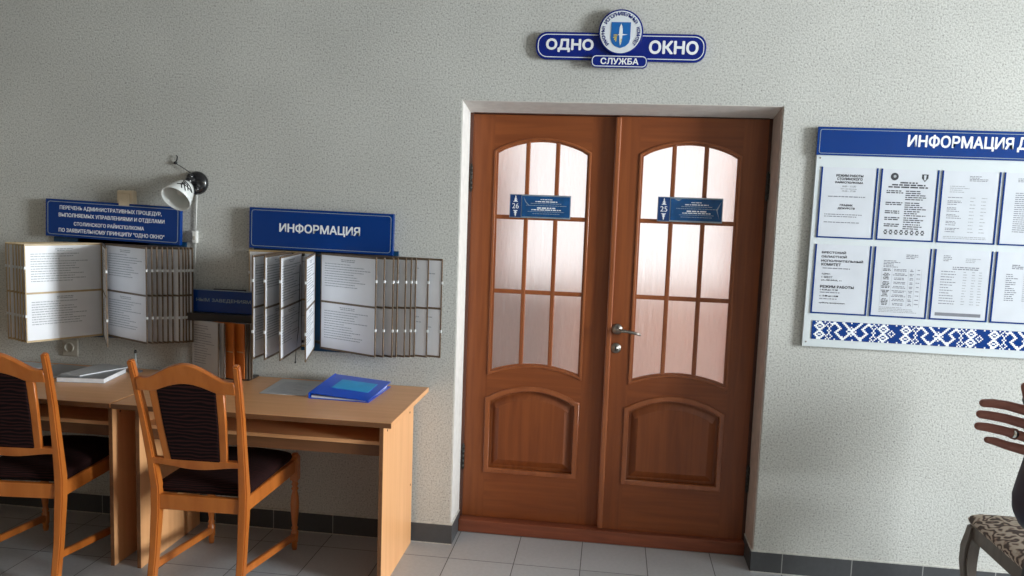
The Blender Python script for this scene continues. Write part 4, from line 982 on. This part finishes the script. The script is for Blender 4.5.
notice(3, 0, 'half-cut printed sheet at the picture edge in the upper row of the board', n4)
notice(0, 1, 'notice with four bold heading lines in the lower left pocket of the board', n5)
notice(1, 1, 'ruled table sheet with narrow columns under the notice with two crests', n6)
notice(2, 1, 'crumpled list sheet with a dark strip along its bottom, lower row of the board', n7)
notice(3, 1, 'half-cut printed sheet at the picture edge in the lower row of the board', n8)

# ------------------------------------------------------------------ old upholstered chair at the right edge
t = thing('parlour_chair', 'old carved chair with scroll-patterned seat at the right picture edge', 'chair', (2.170, -0.595, 0.0)); t.scale = (1, 1, 1.04)
def cab(x, y, sx, sy):
    pts = [(x, y, 0.42), (x-sx*0.004, y-sy*0.002, 0.38), (x-sx*0.012, y-sy*0.006, 0.33), (x-sx*0.014, y-sy*0.006, 0.27), (x-sx*0.006, y-sy*0.004, 0.18), (x+sx*0.006, y, 0.09), (x-sx*0.004, y, 0.04), (x-sx*0.022, y, 0.012), (x-sx*0.024, y, 0.0)]
    return B('old_chair_wood').quadbar(pts, [0.050, 0.056, 0.062, 0.060, 0.048, 0.034, 0.030, 0.038, 0.038], [0.046, 0.050, 0.054, 0.052, 0.042, 0.032, 0.030, 0.036, 0.036], bev=0.009, xa=(0, 1, 0))
for x, y, sx, sy in ((0.022, 0.225, 1, -1), (0.022, -0.225, 1, 1)): cab(x, y, sx, sy).build('cabriole_leg', t)
for y in (0.20, -0.20): B('old_chair_wood').quadbar([(0.50, y, 0.0), (0.47, y, 0.2), (0.455, y, 0.42), (0.47, y, 0.55), (0.52, y, 0.98)], 0.034, 0.036, bev=0.006, xa=(0, 1, 0)).build('rear_post', t)
ap = [(-0.20, 0.0), (-0.15, 0.004), (0.15, 0.004), (0.20, 0.0), (0.215, -0.03), (0.215, 0.0)]
b = B('old_chair_wood'); b.box((0.006, -0.205, 0.365), (0.034, 0.205, 0.425), bev=0.004); b.build('front_apron', t)
for y in (0.218, -0.218): B('old_chair_wood').box((0.04, y-0.014, 0.365), (0.46, y+0.014, 0.425), bev=0.004).build('side_apron', t)
B('old_chair_wood').box((0.44, -0.2, 0.365), (0.465, 0.2, 0.425), bev=0.004).build('rear_apron', t)
rings = []
for z, d in ((0.422, 0.010), (0.428, -0.004), (0.440, -0.010), (0.452, -0.004), (0.462, 0.012), (0.474, 0.05), (0.482, 0.10), (0.485, 0.15)):
    ol = rrect(0.0+d, 0.465-d, -0.245+d, 0.245-d, 0.035, 5); rings.append([Vector((x, y, z)) for x, y in ol])
B('scroll_damask').loft(rings).build('seat_cushion', t)
b = B('old_chair_wood'); b.quadbar([(0.525, -0.22, 0.98), (0.535, 0, 1.03), (0.525, 0.22, 0.98)], 0.035, 0.06, bev=0.006, xa=(1, 0, 0)); b.quadbar([(0.475, -0.19, 0.58), (0.475, 0.19, 0.58)], 0.028, 0.04, bev=0.005, xa=(1, 0, 0)); b.build('back_frame', t)
b = B('scroll_damask'); b.loft([[Vector((0.492+(z-0.6)*0.11+dx, y, z)) for y, z in rrect(-0.155+d, 0.155-d, 0.61+d, 0.96-d, 0.04, 5)] for dx, d in ((0.02, 0.0), (-0.012, 0.0), (-0.026, 0.03))]); b.build('back_pad', t)

# ------------------------------------------------------------------ the person at the right edge
P = thing('person', 'person cut by the right picture edge in a navy jacket, open hand held out', 'person', (1.565, -2.20, 0))
po = Vector(P.location)
def chain(bb, pts, rs, n=14):
    """closed tapering limb with rounded ends"""
    pts = [Vector(p)-po for p in pts]; d0 = (pts[0]-pts[1]).normalized(); d1 = (pts[-1]-pts[-2]).normalized()
    fine, fr = [], []
    for i in range(len(pts)-1):
        for k in range(4): f = k/4; fine.append(pts[i].lerp(pts[i+1], f)); fr.append(rs[i]+(rs[i+1]-rs[i])*f)
    fine.append(pts[-1]); fr.append(rs[-1])
    pre = [(pts[0]+d0*rs[0]*math.sin(a), rs[0]*math.cos(a)) for a in (1.45, 1.1, 0.75, 0.4)]
    post = [(pts[-1]+d1*rs[-1]*math.sin(a), rs[-1]*math.cos(a)) for a in (0.4, 0.75, 1.1, 1.45)]
    allp = pre+list(zip(fine, fr))+post
    bb.tube([p for p, _ in allp], [r for _, r in allp], n=n)
body = B('skin')
cm = cam.matrix_world.translation
fing = {'index': [(1.336, -2.219, 1.3305), (1.352, -2.216, 1.3305), (1.376, -2.213, 1.3275), (1.409, -2.211, 1.320)],
        'middle': [(1.3305, -2.224, 1.3125), (1.347, -2.220, 1.3105), (1.374, -2.216, 1.306), (1.409, -2.213, 1.2975)],
        'ring': [(1.3285, -2.226, 1.2925), (1.345, -2.222, 1.2905), (1.371, -2.218, 1.2855), (1.409, -2.216, 1.2760)],
        'little': [(1.344, -2.227, 1.2705), (1.357, -2.224, 1.2680), (1.378, -2.221, 1.2615), (1.409, -2.218, 1.2545)]}
rad = {'index': (0.0070, 0.0076, 0.0079, 0.0088), 'middle': (0.0070, 0.0076, 0.0079, 0.0086), 'ring': (0.0069, 0.0076, 0.0079, 0.0084), 'little': (0.0058, 0.0069, 0.0076, 0.0087)}
for k in fing: chain(body, fing[k], rad[k])
# palm: four metacarpal rays converging on the wrist, plus the thumb from its side
wr = Vector((1.492, -2.196, 1.268))
for k, off in (('index', 0.016), ('middle', 0.006), ('ring', -0.006), ('little', -0.016)):
    q = Vector(fing[k][-1]); e = wr+Vector((0, 0, off)); chain(body, [q, q.lerp(e, 0.5), e], [rad[k][3], 0.0125, 0.015])
chain(body, [Vector((1.427, -2.207, 1.293)), Vector((1.460, -2.203, 1.280))], [0.019, 0.022])
chain(body, [(1.3955, -2.226, 1.3635), (1.4030, -2.225, 1.347), (1.428, -2.220, 1.318), (1.466, -2.207, 1.285)], [0.0078, 0.0098, 0.0115, 0.016])
chain(body, [wr, (1.545, -2.135, 1.225)], [0.024, 0.030])     # right forearm to the elbow
hand_part = body; body = B('skin')
chain(body, [(1.535, -2.148, 1.234), (1.630, -2.04, 1.155)], [0.028, 0.040])
chain(body, [(1.630, -2.04, 1.155), (1.578, -2.015, 1.30), (1.580, -2.03, 1.41)], [0.038, 0.042, 0.045])
# other arm hangs at the side
chain(body, [(1.580, -2.37, 1.41), (1.590, -2.415, 1.28), (1.605, -2.42, 1.13)], [0.045, 0.043, 0.038]); chain(body, [(1.605, -2.42, 1.13), (1.59, -2.41, 0.98), (1.575, -2.395, 0.87)], [0.038, 0.032, 0.023])
for dx, rr in ((-0.020, 0.010), (-0.006, 0.010), (0.008, 0.0095), (0.020, 0.0085)): chain(body, [(1.573+dx, -2.392, 0.84), (1.570+dx*1.2, -2.388, 0.78), (1.566+dx*1.2, -2.380, 0.735), (1.564+dx*1.1, -2.372, 0.705)], [rr*1.25, rr, rr*0.85, rr*0.7])
chain(body, [(1.57, -2.394, 0.87), (1.572, -2.392, 0.80)], [0.026, 0.028]); chain(body, [(1.555, -2.39, 0.83), (1.537, -2.375, 0.79), (1.532, -2.365, 0.755)], [0.013, 0.011, 0.008])
chain(body, [(1.59, -2.20, 0.95), (1.60, -2.20, 1.15), (1.605, -2.20, 1.35), (1.595, -2.20, 1.45)], [0.085, 0.085, 0.080, 0.065])
chain(body, [(1.59, -2.14, 0.93), (1.59, -2.26, 0.93)], [0.08, 0.08])
chain(body, [(1.585, -2.06, 1.41), (1.585, -2.34, 1.41)], [0.045, 0.045])
chain(body, [(1.58, -2.20, 1.45), (1.57, -2.20, 1.56)], [0.055, 0.052])
for s in (-1, 1): chain(body, [(1.585, -2.20+s*0.085, 0.90), (1.577, -2.20+s*0.091, 0.50), (1.588, -2.20+s*0.096, 0.28), (1.592, -2.20+s*0.096, 0.08)], [0.075, 0.056, 0.052, 0.036])
body.ellipsoid(Vector((1.575, -2.20, 1.655))-po, (0.098, 0.076, 0.118)); body.ellipsoid(Vector((1.530, -2.20, 1.600))-po, (0.050, 0.052, 0.060))
body.ellipsoid(Vector((1.500, -2.20, 1.562))-po, (0.026, 0.026, 0.020))
chain(body, [(1.482, -2.20, 1.672), (1.466, -2.20, 1.634)], [0.009, 0.014])
for s in (-1, 1): body.ellipsoid(Vector((1.585, -2.20+s*0.076, 1.645))-po, (0.018, 0.010, 0.032))
b2 = bmesh.new()
for part, vs, it in ((hand_part, 0.0015, 3), (body, 0.006, 3)):
    tmp = part.build('tmp_body'); md = tmp.modifiers.new('r', 'REMESH'); md.mode = 'VOXEL'; md.voxel_size = vs
    sm_ = tmp.modifiers.new('s', 'SMOOTH'); sm_.factor = 0.5; sm_.iterations = it
    me = eval_mesh(tmp); bpy.data.objects.remove(tmp); b2.from_mesh(me); bpy.data.meshes.remove(me)
me = bpy.data.meshes.new('body'); b2.to_mesh(me); b2.free()
me.materials.clear(); me.materials.append(MATS['skin'])
for f in me.polygons: f.use_smooth = True
bo = bpy.data.objects.new('body', me); COL.objects.link(bo); bo.parent = P
def L(x, y, z): return (x-po.x, y-po.y, z)
# wedding band on the ring finger
rc = Vector((1.388, -2.217, 1.2812))-po; rd = (Vector(fing['ring'][3])-Vector(fing['ring'][2])).normalized()
B('ring_silver').lathe([(0.0086, -0.0045), (0.0094, -0.0038), (0.0094, 0.0038), (0.0086, 0.0045), (0.0080, 0.0), (0.0086, -0.0045)], Matrix.Translation(rc) @ rd.to_track_quat('Z', 'Y').to_matrix().to_4x4(), n=28, cap=False).build('finger_ring', P)
# jacket: a blouson that bulges above its hem, sleeves to the wrists
def oval(cx, cy, z, rx, ry, n=40, pf=0.0): return [Vector(L(cx+rx*math.cos(2*PI*k/n)*(1+pf*math.cos(9*2*PI*k/n)), cy+ry*math.sin(2*PI*k/n), z)) for k in range(n)]
jk = B('navy_jacket')
rows = [(1.080, 1.601, 0.128, 0.165), (1.086, 1.601, 0.142, 0.178), (1.100, 1.601, 0.158, 0.192), (1.120, 1.601, 0.168, 0.20), (1.145, 1.601, 0.170, 0.202), (1.18, 1.601, 0.163, 0.20), (1.24, 1.603, 0.150, 0.20), (1.32, 1.607, 0.125, 0.19), (1.40, 1.609, 0.108, 0.195), (1.46, 1.590, 0.090, 0.16), (1.50, 1.578, 0.078, 0.10), (1.53, 1.578, 0.068, 0.075)]
jk.loft([oval(cx, -2.20, z, rx, ry, pf=0.012) for z, cx, rx, ry in rows])
def sleeve(pts, rs):
    q = [Vector(p)-po for p in pts]; fine, fr = [], []
    for i in range(len(q)-1):
        for k in range(6): f = k/6; fine.append(q[i].lerp(q[i+1], f)); fr.append((rs[i]+(rs[i+1]-rs[i])*f)*(1+0.05*math.sin((i*6+k)*2.1)))
    fine.append(q[-1]); fr.append(rs[-1]); jk.tube(fine, fr, n=20)
sleeve([(1.565, -2.07, 1.43), (1.575, -2.012, 1.30), (1.635, -2.03, 1.150), (1.555, -2.125, 1.218), (1.505, -2.182, 1.258)], [0.080, 0.070, 0.062, 0.050, 0.038])
sleeve([(1.565, -2.33, 1.43), (1.592, -2.42, 1.28), (1.608, -2.425, 1.13), (1.592, -2.412, 0.98), (1.578, -2.397, 0.90)], [0.080, 0.068, 0.058, 0.050, 0.040])
jk.build('jacket', P)
b = B('jacket_trim')
zs = [(1.090, 0.147), (1.100, 0.158), (1.120, 0.168), (1.145, 0.170), (1.18, 0.163), (1.24, 0.150)]
b.tube([L(1.601-rx-0.001, -2.205, z) for z, rx in zs], 0.0045, n=8)
b.loft([oval(1.601, -2.20, z, rx, ry) for z, rx, ry in ((1.066, 0.112, 0.150), (1.084, 0.126, 0.164))]); b.build('zip_and_hem', P)
tr = B('trouser_cloth'); tr.loft([oval(1.580, -2.20, z, rx, ry) for z, rx, ry in ((0.80, 0.118, 0.18), (0.90, 0.122, 0.182), (1.0, 0.118, 0.17), (1.10, 0.112, 0.155))])
for s in (-1, 1): tr.tube([L(1.580, -2.20+s*0.085, 0.86), L(1.575, -2.20+s*0.092, 0.50), L(1.588, -2.20+s*0.096, 0.25), L(1.592, -2.20+s*0.096, 0.07)], [0.105, 0.078, 0.072, 0.062], n=22)
tr.build('trousers', P)
for s in (-1, 1):
    b = B('shoe_leather'); b.loft([[Vector(L(1.56+x*1.0+0.0, -2.20+s*0.097+w2*y, z)) for x, y in [( -0.175+0.27*(0.5-0.5*math.cos(2*PI*k/24)) , 0.046*math.sin(2*PI*k/24)) for k in range(24)]] for z, w2 in ((0.0, 1.0), (0.02, 1.05), (0.045, 0.9), (0.075, 0.6))]); b.build('shoe', P)
hb2 = B('hair'); hb2.ellipsoid(L(1.592, -2.20, 1.676), (0.098, 0.086, 0.112)); hb2.ellipsoid(L(1.640, -2.20, 1.60), (0.048, 0.070, 0.090)); hb2.build('hair', P)
for s in (-1, 1):
    b = B('eye_white'); b.ellipsoid(L(1.4885, -2.20+s*0.030, 1.668), (0.010, 0.013, 0.008)); b.ellipsoid(L(1.4805, -2.20+s*0.030, 1.668), (0.0035, 0.006, 0.006), 'ink'); b.build('eye', P)
B('lips').ellipsoid(L(1.4815, -2.20, 1.598), (0.008, 0.022, 0.007)).build('mouth', P)
